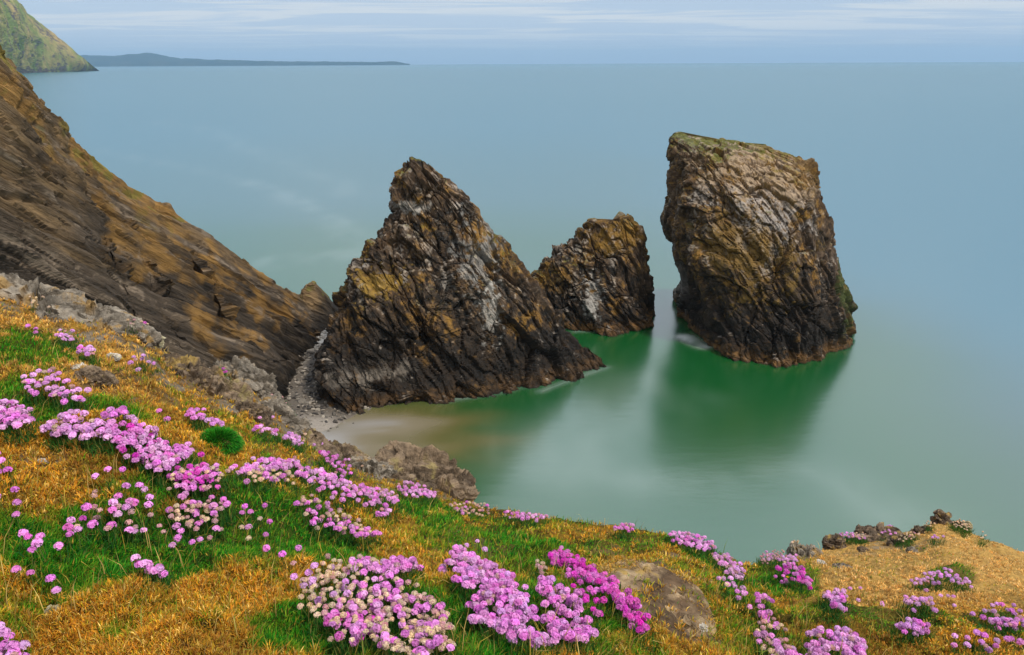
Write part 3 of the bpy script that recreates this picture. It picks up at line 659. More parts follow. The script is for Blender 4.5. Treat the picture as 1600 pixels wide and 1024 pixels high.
# taller straw stalks standing out of the turf
n = 3400
u = rng.uniform(-60, 1660, n); v0 = silv(u); v = v0 + (1090 - v0) * rng.uniform(0, 1, n)
P = ground(u, v); gr, so_, rk, n1, n2 = cover(u, v, P)
kk = (rng.uniform(0, 1, n) < .25 + .7 * sstep(.2, .8, gr) * sstep(1, .5, gr) + .2) & (so_ < .4) & (u < 1420); P = P[kk]; n = len(P)
V, lo, to, cc_ = blades(P, rng.uniform(.05, .115, n), rng.uniform(.0018, .003, n), np.abs(rng.normal(.3, .3, n)), rng.normal(.6, 1.3, n), palette([3, 2, 2], [(.50, .34, .10), (.42, .30, .040), (.20, .26, .03)], n))
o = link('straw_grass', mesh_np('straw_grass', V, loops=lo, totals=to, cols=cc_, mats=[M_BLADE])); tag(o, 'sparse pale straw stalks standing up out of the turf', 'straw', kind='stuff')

# ------------------------------------------------------------------ rocks on the slope
def blob(ru, rd, rz, amp, seed, nt_=150, nr=90, n_=2.6, cell=.5):
    pw = lambda a: np.sign(a) * np.abs(a) ** (2 / n_)
    th = np.linspace(0, 2 * np.pi, nt_ + 1)[:-1]; ph = np.linspace(.02, np.pi - .02, nr)
    T, Pm = np.meshgrid(th, ph, indexing='xy')
    P = np.stack([ru * pw(np.cos(T)) * pw(np.sin(Pm)), rd * pw(np.sin(T)) * pw(np.sin(Pm)), rz * pw(np.cos(Pm))], -1)
    Nn = (P / C(ru, rd, rz) ** 2); Nn /= np.linalg.norm(Nn, axis=-1, keepdims=True)
    V = P.reshape(-1, 3); Nf = Nn.reshape(-1, 3); s = max(ru, rz)
    A = bed_axes((.35, -.25, .9))
    q = V @ A / s
    q = q + .12 * np.stack([fbm(q * 3, 2, seed), fbm(q * 3, 2, seed + 4), fbm(q * 3, 2, seed + 8)], -1)
    f1, e1, r1 = facets(q / C(.26, cell * 1.7, cell * 2.2) + seed, seed); f2, e2, r2 = facets(q / C(.085, .42, .6) + seed, seed + 20)
    d = s * amp * (.50 * f1 + .20 * f2 + .07 * fbm(q * 9, 4, seed + 30) - .10 * (e1 < .06) + .10 * (np.floor(q[:, 0] * 11) * .618 % 1 - .5))
    V = V + Nf * d[:, None]
    return V, grid_faces(nr, nt_, True), r1, r2
def rot_y(V, a):
    ca, sa = math.cos(a), math.sin(a); return np.stack([V[:, 0] * ca + V[:, 2] * sa, V[:, 1], -V[:, 0] * sa + V[:, 2] * ca], 1)
RCOL = dict(grey=((.11, .09, .068), (.33, .28, .22), (.34, .19, .035)), brown=((.085, .060, .040), (.30, .215, .14), (.30, .24, .09)), dark=((.05, .037, .027), (.23, .165, .11), (.42, .28, .07)),
            cream=((.30, .25, .15), (.52, .46, .30), (.40, .30, .08)), white=((.50, .45, .38), (.72, .66, .58), (.6, .5, .3)), soil=((.15, .095, .055), (.42, .30, .175), (.40, .25, .05)))
RK = iter(range(700, 3000, 37))
def rock(u, v, hw, hh, deg, kind, label, name='rock', cat='rock', depth=.7, sink=.35, amp=.55, group=None, nt_=150, nr=90, n_=2.6):
    g0 = ground(np.array([float(u)]), np.array([max(float(v), silv(np.array([float(u)]))[0] + .5)]))[0]
    s = (g0 - CAM) @ fwd; ru, rz = hw * s / FPX, hh * s / FPX * 1.05
    rd = max(ru, rz) * depth; seed = next(RK)
    V, F, r1, r2 = blob(ru, rd, rz, amp, seed, nt_, nr, n_)
    V = rot_y(V, math.radians(deg))
    base = at_scale(np.array(float(u)), np.array(float(v)), s)
    n1 = fbm(V / ru * 2.2 + seed, 4, seed); n2 = fbm(V / ru * 7 + seed, 3, seed + 3)
    a, b, l = RCOL[kind]
    c = mix(C(*a), C(*b), np.clip(.5 + .5 * n1 + .45 * n2 + .5 * (r1 - .5) + .4 * (r2 - .5), 0, 1)); c = mix(c, C(*l), sstep(.45, .85, n1 + .35 * n2 + .05) * .7)
    zlo = V[:, 2].min() * .6
    o = link(name, mesh_np(name, V - C(0, 0, zlo), F, cols=c, mats=[M_OUT]), loc=base + C(0, 0, zlo))
    if kind == 'soil':          # dry moss and short tufts creeping over the bare earth
        k = rng.integers(0, len(V), 16000); nz = fbm(V[k] / ru * 3.2 + 5, 3, 77); rim = np.hypot(V[k, 0] / ru, V[k, 1] / rd)
        k = k[(V[k, 2] > 0) & (nz + 1.3 * (rim - .62) > .22)]; m = len(k)
        bv, lo, to, cc_ = blades(V[k] - C(0, 0, zlo + .003), rng.uniform(.010, .028, m), rng.uniform(.0018, .0036, m), rng.uniform(.1, 1.3, m), rng.uniform(0, 6.28, m), palette([3, 2, 2, 1], [(.70, .38, .05), (.60, .40, .14), (.30, .16, .04), (.28, .30, .03)], m))
        link('dry_moss', mesh_np('dry_moss', bv, loops=lo, totals=to, cols=cc_, mats=[M_BLADE]), o)
    return tag(o, label, cat, group)
rock(40, 472, 95, 20, 14, 'grey', 'long pale grey ledge at the left edge under the dark cliff face', sink=.4, depth=.5)
rock(88, 506, 24, 10, 18, 'grey', 'small grey block below the long pale ledge at the left edge')
rock(140, 503, 72, 18, 17, 'grey', 'smooth grey slab beside the knob of pale lichen', depth=.6)
rock(200, 526, 46, 18, 24, 'grey', 'light grey slab split by a dark crack on the slope edge', depth=.6)
rock(238, 536, 14, 16, 30, 'cream', 'knob of pale cream lichen on the slope edge by tall pink flowers')
rock(121, 575, 14, 5, 12, 'white', 'thin whitish flake of stone above the pink flower cluster', 'stone', 'stone')
rock(150, 590, 26, 8, 14, 'brown', 'flat brown rock lying in the dry grass below the whitish flake')
rock(178, 558, 10, 4, 15, 'white', 'small pale flake in dry grass beside a pair of pink flowers', 'stone', 'stone')
rock(288, 588, 50, 19, 24, 'dark', 'dark broken rock below the lichen knob on the slope edge')
rock(335, 614, 54, 17, 26, 'brown', 'brown rock band between dry grass and the large grey outcrop')
rock(384, 604, 58, 26, 32, 'grey', 'large rounded grey outcrop with a green tuft above the shingle')
rock(388, 648, 34, 14, 20, 'dark', 'dark low rock under the large rounded grey outcrop')
rock(440, 662, 46, 20, 38, 'grey', 'grey lichen covered rock on the edge above the wet sand')
rock(480, 698, 50, 17, 38, 'brown', 'brown stone rib above the band of pink flowers near the wet sand')
rock(528, 718, 52, 18, 33, 'brown', 'brown craggy rock adjoining the biggest outcrop by the water')
rock(582, 742, 44, 16, 16, 'grey', 'grey crumbly rock wedged against the biggest outcrop by the water')
rock(662, 758, 84, 20, 13, 'brown', 'biggest brown craggy outcrop jutting over the green water', depth=.8, amp=.50, n_=3.4, nt_=240, nr=150)
rock(1262, 872, 28, 15, 24, 'grey', 'pale grey lichened rock beside a rounded cushion of flowers')
rock(1303, 856, 17, 18, -14, 'dark', 'dark upright rock on the right hand clifftop edge')
rock(1372, 842, 38, 11, -6, 'dark', 'low dark rock under the pink flowers on the right clifftop edge')
rock(1404, 848, 16, 9, 0, 'dark', 'small dark rock right of the flowers on the right clifftop edge')
rock(1471, 817, 15, 20, -12, 'dark', 'little pointed rock pinnacle highest on the right clifftop', amp=.75, n_=1.35)
rock(1440, 832, 15, 8, -8, 'dark', 'small dark rock just left of the little pointed pinnacle')
rock(1340, 845, 14, 9, 10, 'grey', 'small grey rock between the dark upright rock and the low dark rock')
rock(1352, 862, 12, 5, 15, 'brown', 'flat brown stone in dry grass below the low dark rock', 'stone', 'stone')
rock(1425, 862, 9, 4, 0, 'grey', 'tiny grey stone in dry grass below the right clifftop rocks', 'stone', 'stone')
rock(1496, 825, 12, 9, 14, 'dark', 'small dark rock just right of the little pointed pinnacle')
rock(1509, 823, 9, 7, 0, 'cream', 'cream lichened stone at the right end of the clifftop rocks', 'stone', 'stone')
rock(1316, 889, 16, 6, 8, 'grey', 'low grey stone in dry grass below the dark upright rock', 'stone', 'stone')
rock(1283, 884, 12, 6, 20, 'white', 'pale stone at the foot of the grey lichened rock', 'stone', 'stone')
rock(137, 718, 9, 7, 10, 'white', 'whitish stone lying in the grass under the long pink flower band', 'stone', 'stone', amp=.5)
rock(66, 722, 8, 4, 0, 'white', 'broken white stone bits on bare ground left of the whitish stone', 'stone', 'stone')
rock(84, 953, 11, 4, 0, 'cream', 'pale flat stone half buried in golden grass at lower left', 'stone', 'stone')
rock(303, 1018, 10, 7, 0, 'cream', 'cream stone at the bottom edge in golden grass', 'stone', 'stone')
rock(1035, 921, 6, 4, 0, 'white', 'white stone high on the bare earth mound', 'stone', 'stone')
rock(1097, 982, 8, 6, 0, 'white', 'white stone low on the bare earth mound', 'stone', 'stone')
rock(1143, 957, 8, 4, 0, 'white', 'white stone in grass right of the bare earth mound', 'stone', 'stone')
rock(1018, 950, 100, 35, 14, 'soil', 'bare brown earth mound with dry moss between the pink flowers', 'earth_mound', 'earth mound', depth=.95, amp=.13, nt_=260, nr=160)

# ------------------------------------------------------------------ thrift
def head_mesh(name, tone, dry, stem, seed):
    r = np.random.default_rng(seed); R = .0098 if not dry else .0088
    V, F, FM, Cc = [], [], [], []
    def add(v, f, mi, col):
        b = sum(len(x) for x in V); V.append(np.array(v)); F.extend([tuple(b + i for i in q) for q in f]); FM.extend([mi] * len(f)); Cc.append(np.array(col) if np.ndim(col) == 2 else np.repeat(np.array([col]), len(v), 0))
    core = ICO_V * C(R * .82, R * .82, R * .62) + C(0, 0, stem + R * .1)
    cc0 = C(*tone) * (.75 if not dry else .8)
    add(core, [tuple(f) for f in ICO_F], 0, cc0)
    nfl = 30 if not dry else 40
    for i in range(nfl):
        zz = 1 - (i + .5) / nfl * 1.12; a = i * 2.39996 + r.uniform(-.25, .25); rr = math.sqrt(max(0, 1 - zz * zz))
        nrm = np.array([rr * math.cos(a), rr * math.sin(a), zz]) + r.normal(0, .16, 3); nrm /= np.linalg.norm(nrm)
        ctr = np.array([nrm[0] * R, nrm[1] * R, nrm[2] * R * .80]) * r.uniform(.88, 1.1) + C(0, 0, stem + R * .1)
        t1 = np.cross(nrm, [.3, .8, .52]); t1 /= np.linalg.norm(t1); t2 = np.cross(nrm, t1)
        fr = R * (r.uniform(.40, .54) if not dry else r.uniform(.24, .38)); ph = r.uniform(0, 6.28); npet = 5
        ring = []
        for k in range(npet * 2):
            q = ph + k * math.pi / npet; rad = fr * (1.0 if k % 2 == 0 else .60)
            ring.append(ctr + (t1 * math.cos(q) + t2 * math.sin(q)) * rad + nrm * fr * (.30 if k % 2 == 0 else .22))
        fc = C(*tone) * r.uniform(.85, 1.15) if not dry else mix(C(*tone), C(.50, .28, .11), np.array(r.uniform(0, .55)))
        if dry and r.uniform() < .10: fc = C(.66, .25, .48)
        cols = np.vstack([[fc * .78 if not dry else fc * .7], np.repeat([fc], npet * 2, 0)])
        add([ctr - nrm * fr * .15] + ring, [(0, 1 + k, 1 + (k + 1) % (npet * 2)) for k in range(npet * 2)], 0, cols)
    def tube(z0, z1, r0, r1, col, bend=0, ns=5, nz=4):
        vs, fs = [], []
        for j in range(nz):
            t = j / (nz - 1)
            for k in range(ns):
                q = 2 * math.pi * k / ns; rad = r0 + (r1 - r0) * t
                vs.append((rad * math.cos(q) + bend * math.sin(math.pi * t), rad * math.sin(q), z0 + (z1 - z0) * t))
        for j in range(nz - 1):
            for k in range(ns): fs.append((j * ns + k, j * ns + (k + 1) % ns, (j + 1) * ns + (k + 1) % ns, (j + 1) * ns + k))
        add(vs, fs, 1, col)
    tube(stem - R * .75, stem - R * .1, .0012, R * .75, (.30, .20, .10), ns=8, nz=3)
    def build(nm):
        loops = np.concatenate([np.array(f) for f in F]); tot = np.array([len(f) for f in F])
        return mesh_np(nm, np.vstack(V), loops=loops, totals=tot, cols=np.vstack(Cc), mats=[M_PETAL, M_BLADE], fmat=FM)
    me_short = None
    tube(0, stem - R * .7, .0011, .0009, (.13, .17, .035), bend=r.uniform(-.004, .004))
    return build(name)
def bare_head(seed, tone, dry):
    return head_mesh('flower_head', tone, dry, .0, seed)
TONES = dict(pale=(.93, .50, .85), pink=(.90, .33, .80), magenta=(.80, .11, .62), lilac=(.86, .45, .86))
HEADS = {}
for tn, tone in TONES.items(): HEADS[tn] = [head_mesh('flower_head', tone, False, .05, 31 + i * 7 + len(tn)) for i in range(4)]
HEADS['dry'] = [head_mesh('flower_head', (1.0, .80, .56), True, .05, 71 + i * 5) for i in range(4)]
HEADS['blush'] = [head_mesh('flower_head', (.86, .52, .54), True, .05, 91 + i * 5) for i in range(3)]
def stem_mesh():
    vs, fs = [], []; ns, nz = 5, 5
    for j in range(nz):
        t = j / (nz - 1)
        for k in range(ns): q = 2 * math.pi * k / ns; vs.append((.0012 * math.cos(q) + .004 * math.sin(math.pi * t), .0012 * math.sin(q), t * .05))
    for j in range(nz - 1):
        for k in range(ns): fs.append((j * ns + k, j * ns + (k + 1) % ns, (j + 1) * ns + (k + 1) % ns, (j + 1) * ns + k))
    return mesh_np('stem', np.array(vs), np.array(fs), cols=np.repeat([(.17, .20, .04)], len(vs), 0), mats=[M_BLADE], smooth=True)
UPV = up
GRP = 'clumps of thrift on the slope'
def clump(pts, hw, n, tones, label, hs=(.04, .07), size=1.0, tight=.62, leaves=1.0, name='thrift_clump', cat='flowers', group=GRP):
    """flower heads over a tuft of leaves, strung along the line pts (photo pixels of the heads) with half-width hw"""
    size = min(size, 1.12) * .88
    if tight < .9: n = min(100, int(n * 1.3)); tight *= .93
    pts = np.array(pts, float); seg = np.linalg.norm(np.diff(pts, axis=0), axis=1) if len(pts) > 1 else np.array([0.])
    cum = np.concatenate([[0], np.cumsum(seg)])
    hw = hw if isinstance(hw, tuple) else (hw, hw)
    m = n * 40
    r, a = np.sqrt(rng.uniform(size=m)), rng.uniform(0, 6.28, m)
    sl = rng.uniform(0, max(cum[-1], 1e-6), m); x = np.interp(sl, cum, pts[:, 0]) if len(pts) > 1 else np.full(m, pts[0, 0]); y = np.interp(sl, cum, pts[:, 1]) if len(pts) > 1 else np.full(m, pts[0, 1])
    e = np.minimum(1, .35 + 2.6 * np.minimum(sl, cum[-1] - sl) / max(cum[-1], 1e-6)) if len(pts) > 1 else 1
    x = x + hw[0] * r * np.cos(a) * e; y = y + hw[1] * r * np.sin(a) * e; h = rng.uniform(*hs, m)
    sv = silv(x)
    g = ground(x, np.maximum(y + 10, sv + 1)); s_ = (g - CAM) @ fwd
    vb = np.maximum(y + h * .93 * FPX / s_, sv + 1); g = ground(x, vb); s_ = (g - CAM) @ fwd; h = np.maximum(h, (vb - y) * s_ / (FPX * .93))
    hp = 24.5 * size * .001 * FPX / s_
    acc = []; tg = tight
    for q in range(m):
        if len(acc) >= n: break
        md = tg * hp[q]
        if all(((x[q] - k[0]) / md) ** 2 + ((y[q] - k[1]) / (md * .72)) ** 2 > 1 for k in acc): acc.append((x[q], y[q], g[q], h[q], s_[q]))
        elif q % 12 == 0: tg *= .985
    B = np.array([a[2] for a in acc]); root_p = B.mean(0); root_p[2] = B[:, 2].min()
    root = thing(name, label, cat, root_p, group)
    if 'magenta' not in tones and len(tones) > 1 and tones.get('dry', 0) < .3 * sum(tones.values()): tones = dict(tones); tones['blush'] = tones.get('blush', 0) + .09 * sum(tones.values()); tones['pale'] = tones.get('pale', 0) + .14 * sum(tones.values())
    tn = list(tones.keys()); pr = np.array(list(tones.values()), float); pr /= pr.sum()
    if leaves > 0:
        m = int(len(acc) * 34 * leaves); idx = rng.integers(0, len(acc), m)
        off = rng.normal(0, .016, (m, 3)); off[:, 2] = 0
        HH = np.array([a[3] for a in acc])
        p = B[idx] + off - C(0, 0, .008); p[:, 2] += rng.uniform(0, 1, m) * np.clip(HH[idx] - .045, 0, None)
        lv = palette([4, 4, 2, 1], [(.016, .090, .014), (.030, .135, .016), (.075, .175, .018), (.17, .15, .03)], m)
        V, lo, to, cc_ = blades(p - root_p, rng.uniform(.022, .046, m) * min(1, hs[0] / .038), rng.uniform(.0016, .003, m), np.abs(rng.normal(.35, .35, m)), rng.uniform(0, 6.28, m), lv)
        link('leaves', mesh_np('leaves', V, loops=lo, totals=to, cols=cc_, mats=[M_BLADE]), root)
    sparse = tight > .9
    for (x, y, g, h, s_) in acc:
        t = tn[rng.choice(len(tn), p=pr)]
        o = link('flower_head', HEADS[t][rng.integers(len(HEADS[t]))], root, g - root_p)
        k = size * rng.uniform(.82, 1.14) * (.92 if t in ('dry', 'blush') else 1)
        o.scale = (k, k, k * h * 1.0 / (.05 * k) if False else k)
        # the head mesh carries a 5 cm stem: sink or raise it so that the head stands h above the ground
        o.location = Vector((g - root_p).tolist()) + Vector((0, 0, h - .05 * k))
        o.rotation_euler = (rng.normal(0, .14), rng.normal(0, .14), rng.uniform(0, 6.28))
    return root
T_ = clump
T_([(40, 590), (80, 585), (110, 605), (135, 610)], (16, 18), 34, dict(pale=5, pink=2, dry=.5), 'pale pink thrift clump highest on the left above a green tuft', size=1.35, hs=(.05, .08))
T_([(0, 612), (25, 628), (42, 628)], (10, 8), 14, dict(pale=4, pink=1), 'small pale thrift clump cut by the left edge below the dry grass', size=1.3)
T_([(0, 655), (25, 660), (50, 668)], (10, 12), 24, dict(pale=2, pink=4), 'pink thrift clump at the left edge beside the long pink band', size=1.25)
T_([(78, 665), (125, 672), (165, 682)], (12, 13), 52, dict(pale=5, lilac=2, dry=.6), 'palest left end of the long diagonal thrift band', size=1.2)
T_([(170, 678), (215, 690), (262, 706)], (14, 18), 92, dict(pink=5, pale=2, magenta=.6), 'dense pink thrift mass in the middle of the long diagonal band', size=1.15)
T_([(235, 722), (270, 722), (298, 705)], (12, 14), 48, dict(pink=4, pale=2), 'pink thrift at the lower end of the band beside the green hummock', size=1.15)
T_([(272, 752), (320, 755), (350, 765)], (16, 15), 58, dict(magenta=3, pink=3, dry=2.2, blush=1), 'magenta and faded mixed thrift clump below the green hummock', size=1.05)
T_([(272, 785), (320, 795), (355, 790)], (20, 14), 44, dict(dry=2.5, blush=2, pink=2), 'mostly faded buff thrift clump under the magenta and faded one', size=1.05)
T_([(372, 730), (420, 736), (470, 742)], (16, 11), 70, dict(pale=3, pink=3, dry=.3), 'bright pink thrift band right of the green hummock', size=1.05)
T_([(385, 765), (440, 765), (460, 775)], (14, 12), 30, dict(dry=3, pink=2), 'loose faded and pink thrift under the bright pink band', tight=.8, size=1.05)
T_([(470, 762), (520, 770), (560, 785)], (16, 18), 88, dict(pale=3, pink=4, dry=.6), 'dense pink thrift mass over dark green turf in the middle slope', size=1.05)
T_([(560, 782), (600, 790), (622, 780)], (12, 20), 58, dict(pale=3, pink=3, blush=.6), 'right end of the dense pink thrift mass above golden grass', size=1.05)
T_([(475, 800), (520, 812), (565, 830), (590, 840)], (16, 12), 60, dict(pink=3, dry=2, blush=1), 'lower fringe of pink and faded thrift over dark green turf', size=1.05)
T_([(140, 765), (185, 790), (232, 775)], (22, 22), 26, dict(pink=3, pale=1, blush=.6), 'open pink thrift group in green turf below the whitish stone', tight=.95, size=1.15)
T_([(250, 800), (300, 850), (345, 825)], (40, 22), 11, dict(pink=2, blush=1), 'few thin stemmed thrift flowers alone in dark green turf', tight=1.3, leaves=.4)
T_([(390, 800), (410, 830)], (30, 16), 10, dict(dry=2, pink=1), 'scattered small faded thrift in green turf right of the mixed clump', tight=1.3, leaves=.4)
T_([(216, 884), (236, 880), (256, 888)], (12, 9), 11, dict(pink=4, lilac=1), 'compact little pink thrift group alone above golden grass at lower left', size=1.05)
T_([(5, 965), (18, 985), (30, 1005)], (12, 12), 13, dict(pink=3, lilac=1, blush=.6), 'pink thrift in the bottom left corner of the slope', size=1.1)
T_([(8, 725), (18, 765), (35, 790)], (12, 14), 8, dict(pink=3, magenta=1), 'few single pink thrift flowers along the left edge in green turf', tight=1.2, leaves=.4, size=1.2)
T_([(60, 850), (110, 820), (130, 785)], (20, 12), 10, dict(pink=3, magenta=1, dry=.4), 'thrift flowers on long stems in the green turf at left', tight=1.2, leaves=.4, size=1.2, hs=(.07, .1))
T_([(482, 935), (520, 920), (550, 945)], (20, 42), 78, dict(dry=6, blush=1, lilac=.6), 'buff dried thrift clump at the bottom middle beside golden grass')
T_([(555, 905), (595, 925), (625, 945)], (22, 32), 78, dict(dry=3, pink=3, pale=1), 'mixed dried and pink thrift in the centre of the bottom clump')
T_([(610, 898), (640, 905), (655, 905)], (10, 12), 26, dict(pink=4, pale=1), 'small bright pink thrift patch on top of the dried clump', size=1.05)
T_([(560, 950), (585, 955), (600, 970)], (20, 18), 40, dict(dry=3, pink=2, blush=1), 'buff and pink thrift filling the middle of the bottom clump')
T_([(520, 970), (565, 975), (600, 985)], (22, 22), 52, dict(pink=3, magenta=1, dry=2), 'pink and buff thrift hanging low over dark stems at the bottom', tight=.75)
T_([(625, 950), (665, 970), (700, 1000)], (18, 28), 88, dict(dry=4, blush=2, pink=2.4), 'buff and pink thrift spilling right along the bottom edge')
T_([(600, 1000), (650, 1015), (700, 1026)], (20, 14), 40, dict(dry=3, pink=2), 'thrift cut by the bottom edge below the dried clump')
T_([(712, 885), (745, 892), (765, 905)], (14, 16), 50, dict(pink=4, pale=2), 'top of the largest pink thrift mass at the bottom middle', size=1.05, hs=(.05, .08))
T_([(720, 925), (765, 925), (800, 945)], (18, 22), 84, dict(pink=5, lilac=1), 'upper half of the largest pink thrift mass', size=1.02)
T_([(740, 968), (790, 968), (830, 975)], (18, 20), 78, dict(pink=5, lilac=1), 'lower half of the largest pink thrift mass over dark green stems', size=1.02)
T_([(850, 940), (880, 975), (910, 1005)], (18, 24), 84, dict(pink=5, lilac=1.2), 'right tail of the largest pink thrift mass running to the bottom edge', size=1.05)
T_([(770, 1000), (820, 1010), (860, 1018)], (22, 14), 34, dict(pink=4, lilac=1), 'pink thrift under the largest mass cut by the bottom edge', tight=.75)
T_([(692, 905), (700, 900)], (9, 6), 6, dict(pale=1, pink=2), 'little tuft of pink thrift between the dried clump and largest mass', tight=.7, size=1.1)
T_([(862, 862), (885, 868), (905, 885)], (14, 14), 52, dict(magenta=6, pink=1), 'deep magenta thrift at the top beside the bare earth mound', size=1.0)
T_([(905, 895), (935, 925), (960, 945)], (12, 13), 50, dict(magenta=6, pink=1.4), 'deep magenta thrift band running down beside the bare earth mound')
T_([(955, 950), (985, 970), (1005, 992)], (11, 13), 34, dict(magenta=5, pink=1), 'lowest deep magenta thrift below the bare earth mound')
T_([(890, 905), (905, 935), (940, 985)], (16, 14), 16, dict(magenta=4, pink=1), 'loose magenta thrift flowers left of the magenta band', tight=1.0)
T_([(840, 880), (845, 892)], (8, 6), 8, dict(blush=2, dry=2), 'few faded thrift heads left of the deep magenta top')
T_([(622, 758), (650, 765), (682, 775)], (12, 9), 46, dict(pale=3, pink=3), 'pale pink thrift strip along the foot of the biggest outcrop')
T_([(705, 785), (735, 788), (765, 790)], (12, 6), 36, dict(dry=3, blush=3, pink=1), 'faded buff thrift strip right of the biggest outcrop')
T_([(790, 798), (820, 800), (850, 803)], (12, 6), 30, dict(pale=2, pink=2, blush=1), 'pink thrift on the grassy skyline against the green water')
T_([(962, 825), (985, 828)], (9, 4), 13, dict(pink=3, pale=1), 'tiny pink thrift group on the skyline above the earth mound')
T_([(1052, 842), (1085, 852), (1112, 862)], (14, 10), 58, dict(pink=3, pale=3), 'pink thrift crowning the grassy point above the water')
T_([(1115, 875), (1135, 888), (1155, 908)], (12, 12), 48, dict(pale=4, lilac=1, blush=1), 'pale thrift running down right of the grassy point')
T_([(1120, 918), (1150, 930), (1165, 945)], (16, 10), 13, dict(pale=2, pink=2, dry=.6), 'loose pale thrift between the earth mound and green turf', tight=.9)
T_([(1215, 898), (1240, 900), (1262, 915)], (11, 9), 42, dict(magenta=3, pink=3), 'bright magenta thrift below the rounded cushion of flowers')
T_([(1285, 928), (1302, 935), (1315, 938)], (8, 6), 18, dict(pale=2, lilac=1, pink=1), 'small pale pink thrift at the edge of golden turf on the right')
T_([(1185, 935), (1195, 945), (1200, 950)], (8, 8), 13, dict(pink=4), 'pink thrift pair of tufts in green turf right of the earth mound')
T_([(1190, 965), (1215, 990), (1235, 1010)], (18, 18), 40, dict(blush=2, dry=2, pink=3), 'faded and pink thrift at the bottom right of the earth mound')
T_([(1265, 990), (1285, 998), (1275, 1015)], (14, 14), 32, dict(pale=3, pink=2), 'pale pink thrift at the bottom edge right of the faded group', size=1.05)
T_([(1305, 985), (1325, 1000), (1340, 1015)], (14, 14), 40, dict(lilac=2, pale=2, pink=1), 'lilac pink thrift at the bottom edge under golden turf', size=1.05)
T_([(1298, 952), (1312, 955)], (10, 5), 10, dict(pink=2, lilac=1), 'little lilac tuft between green and golden turf on the right', tight=.7)
T_([(1405, 942), (1430, 940), (1455, 955)], (14, 8), 22, dict(lilac=3, pale=2), 'scattered lilac thrift in the middle of the right golden turf', tight=.9)
T_([(1400, 975), (1425, 980), (1440, 985)], (16, 9), 22, dict(pink=2, lilac=3), 'lilac thrift patch in green turf toward the right bottom', tight=.85)
T_([(1430, 898), (1480, 890), (1515, 903)], (16, 6), 30, dict(lilac=3, pale=3), 'tiny pale lilac thrift on a green tuft in the right golden turf', tight=.85, size=.95)
T_([(1525, 965), (1570, 958), (1600, 970)], (18, 10), 16, dict(lilac=2, pink=2, blush=1), 'sparse lilac thrift at the right edge', tight=1.1)
T_([(1540, 982), (1575, 988), (1600, 985)], (16, 8), 26, dict(lilac=2, pink=3), 'pink thrift cluster at the right edge near the bottom', tight=.8)
T_([(1480, 1000), (1530, 1012), (1590, 1015)], (24, 10), 15, dict(pink=3, lilac=1), 'few pink thrift flowers along the bottom right edge', tight=1.1)
T_([(1190, 884), (1208, 870), (1230, 880)], (13, 13), 100, dict(blush=4, pale=1, dry=1), 'rounded cushion crowded with faded pink heads on the clifftop edge', size=.78, hs=(.03, .07))
T_([(1225, 880), (1240, 876)], (8, 9), 26, dict(lilac=2, pale=2, blush=1), 'lilac flowered cushion squeezed against the pale grey lichened rock', size=.85)
T_([(1310, 838), (1335, 834), (1350, 838)], (12, 5), 26, dict(pale=2, lilac=1, blush=2), 'pale thrift on top of the dark upright rock on the right', size=.9)
T_([(1370, 828), (1385, 826), (1395, 832)], (8, 5), 26, dict(pale=2, lilac=3), 'lilac thrift on the right clifftop edge left of the pinnacle', size=.9)
T_([(1458, 838), (1470, 838)], (8, 3), 5, dict(lilac=1), 'few lilac thrift heads below the little pointed pinnacle', tight=.9, size=.9)
T_([(1335, 832), (1352, 836)], (8, 5), 20, dict(dry=4, blush=1), 'buff dried thrift behind the small grey rock on the right', size=.85)
T_([(1402, 838), (1418, 834), (1432, 830)], (8, 4), 26, dict(dry=5, blush=1), 'buff dried thrift tufts left of the pinnacle on the right skyline', size=.85)
T_([(1488, 816), (1502, 818), (1512, 824)], (6, 4), 26, dict(dry=5), 'buff dried thrift along the skyline right of the pinnacle', size=.85)
T_([(1448, 818), (1455, 816)], (5, 3), 6, dict(dry=4), 'dried thrift heads on stalks left of the pinnacle tip', size=.9, hs=(.05, .08))
T_([(1533, 832), (1537, 834)], (4, 3), 4, dict(dry=1), 'dried thrift heads alone on the right skyline slope', size=.9, hs=(.05, .08))
T_([(1236, 848), (1243, 846)], (5, 3), 4, dict(dry=1), 'tall dried buff thrift heads standing on the pale grey lichened rock', hs=(.09, .11), leaves=.3, tight=.6)
T_([(1260, 852), (1268, 853)], (5, 3), 4, dict(dry=1), 'dried buff thrift heads right of the tall pair on grey rock', hs=(.06, .08), leaves=.3, tight=.6)
T_([(205, 505), (222, 505), (232, 512)], (10, 6), 14, dict(blush=3, dry=2, magenta=1.5), 'tall pink and buff thrift on the slope edge against the dark cliff', hs=(.07, .11), leaves=.8)
T_([(50, 462), (75, 478), (108, 482)], (12, 5), 22, dict(dry=4, blush=1), 'buff dried thrift along the left slope edge against the cliff', size=.95)
T_([(98, 518), (115, 525)], (10, 6), 12, dict(lilac=2, pale=2), 'faint lilac thrift on dry grass below the grey slabs', size=.9)
T_([(50, 512), (58, 518)], (8, 6), 4, dict(pink=1), 'two pink thrift flowers in dry grass below the left ledge', tight=1.0)
T_([(132, 538), (142, 548), (143, 552)], (7, 6), 9, dict(pink=1, lilac=1), 'small pink thrift tuft in dry grass beside a green streak', size=1.1)
T_([(212, 553), (230, 565), (240, 565)], (12, 6), 8, dict(pink=2, lilac=2), 'few pink thrift heads below the lichen knob', tight=1.0)
T_([(252, 642), (262, 645)], (7, 4), 3, dict(pink=1), 'pair of pink thrift heads in golden grass above the pink band', tight=.9, size=1.15)
T_([(298, 650), (310, 645), (318, 642)], (8, 8), 15, dict(pink=4), 'round pink thrift tuft in golden grass above the green hummock', size=1.1)
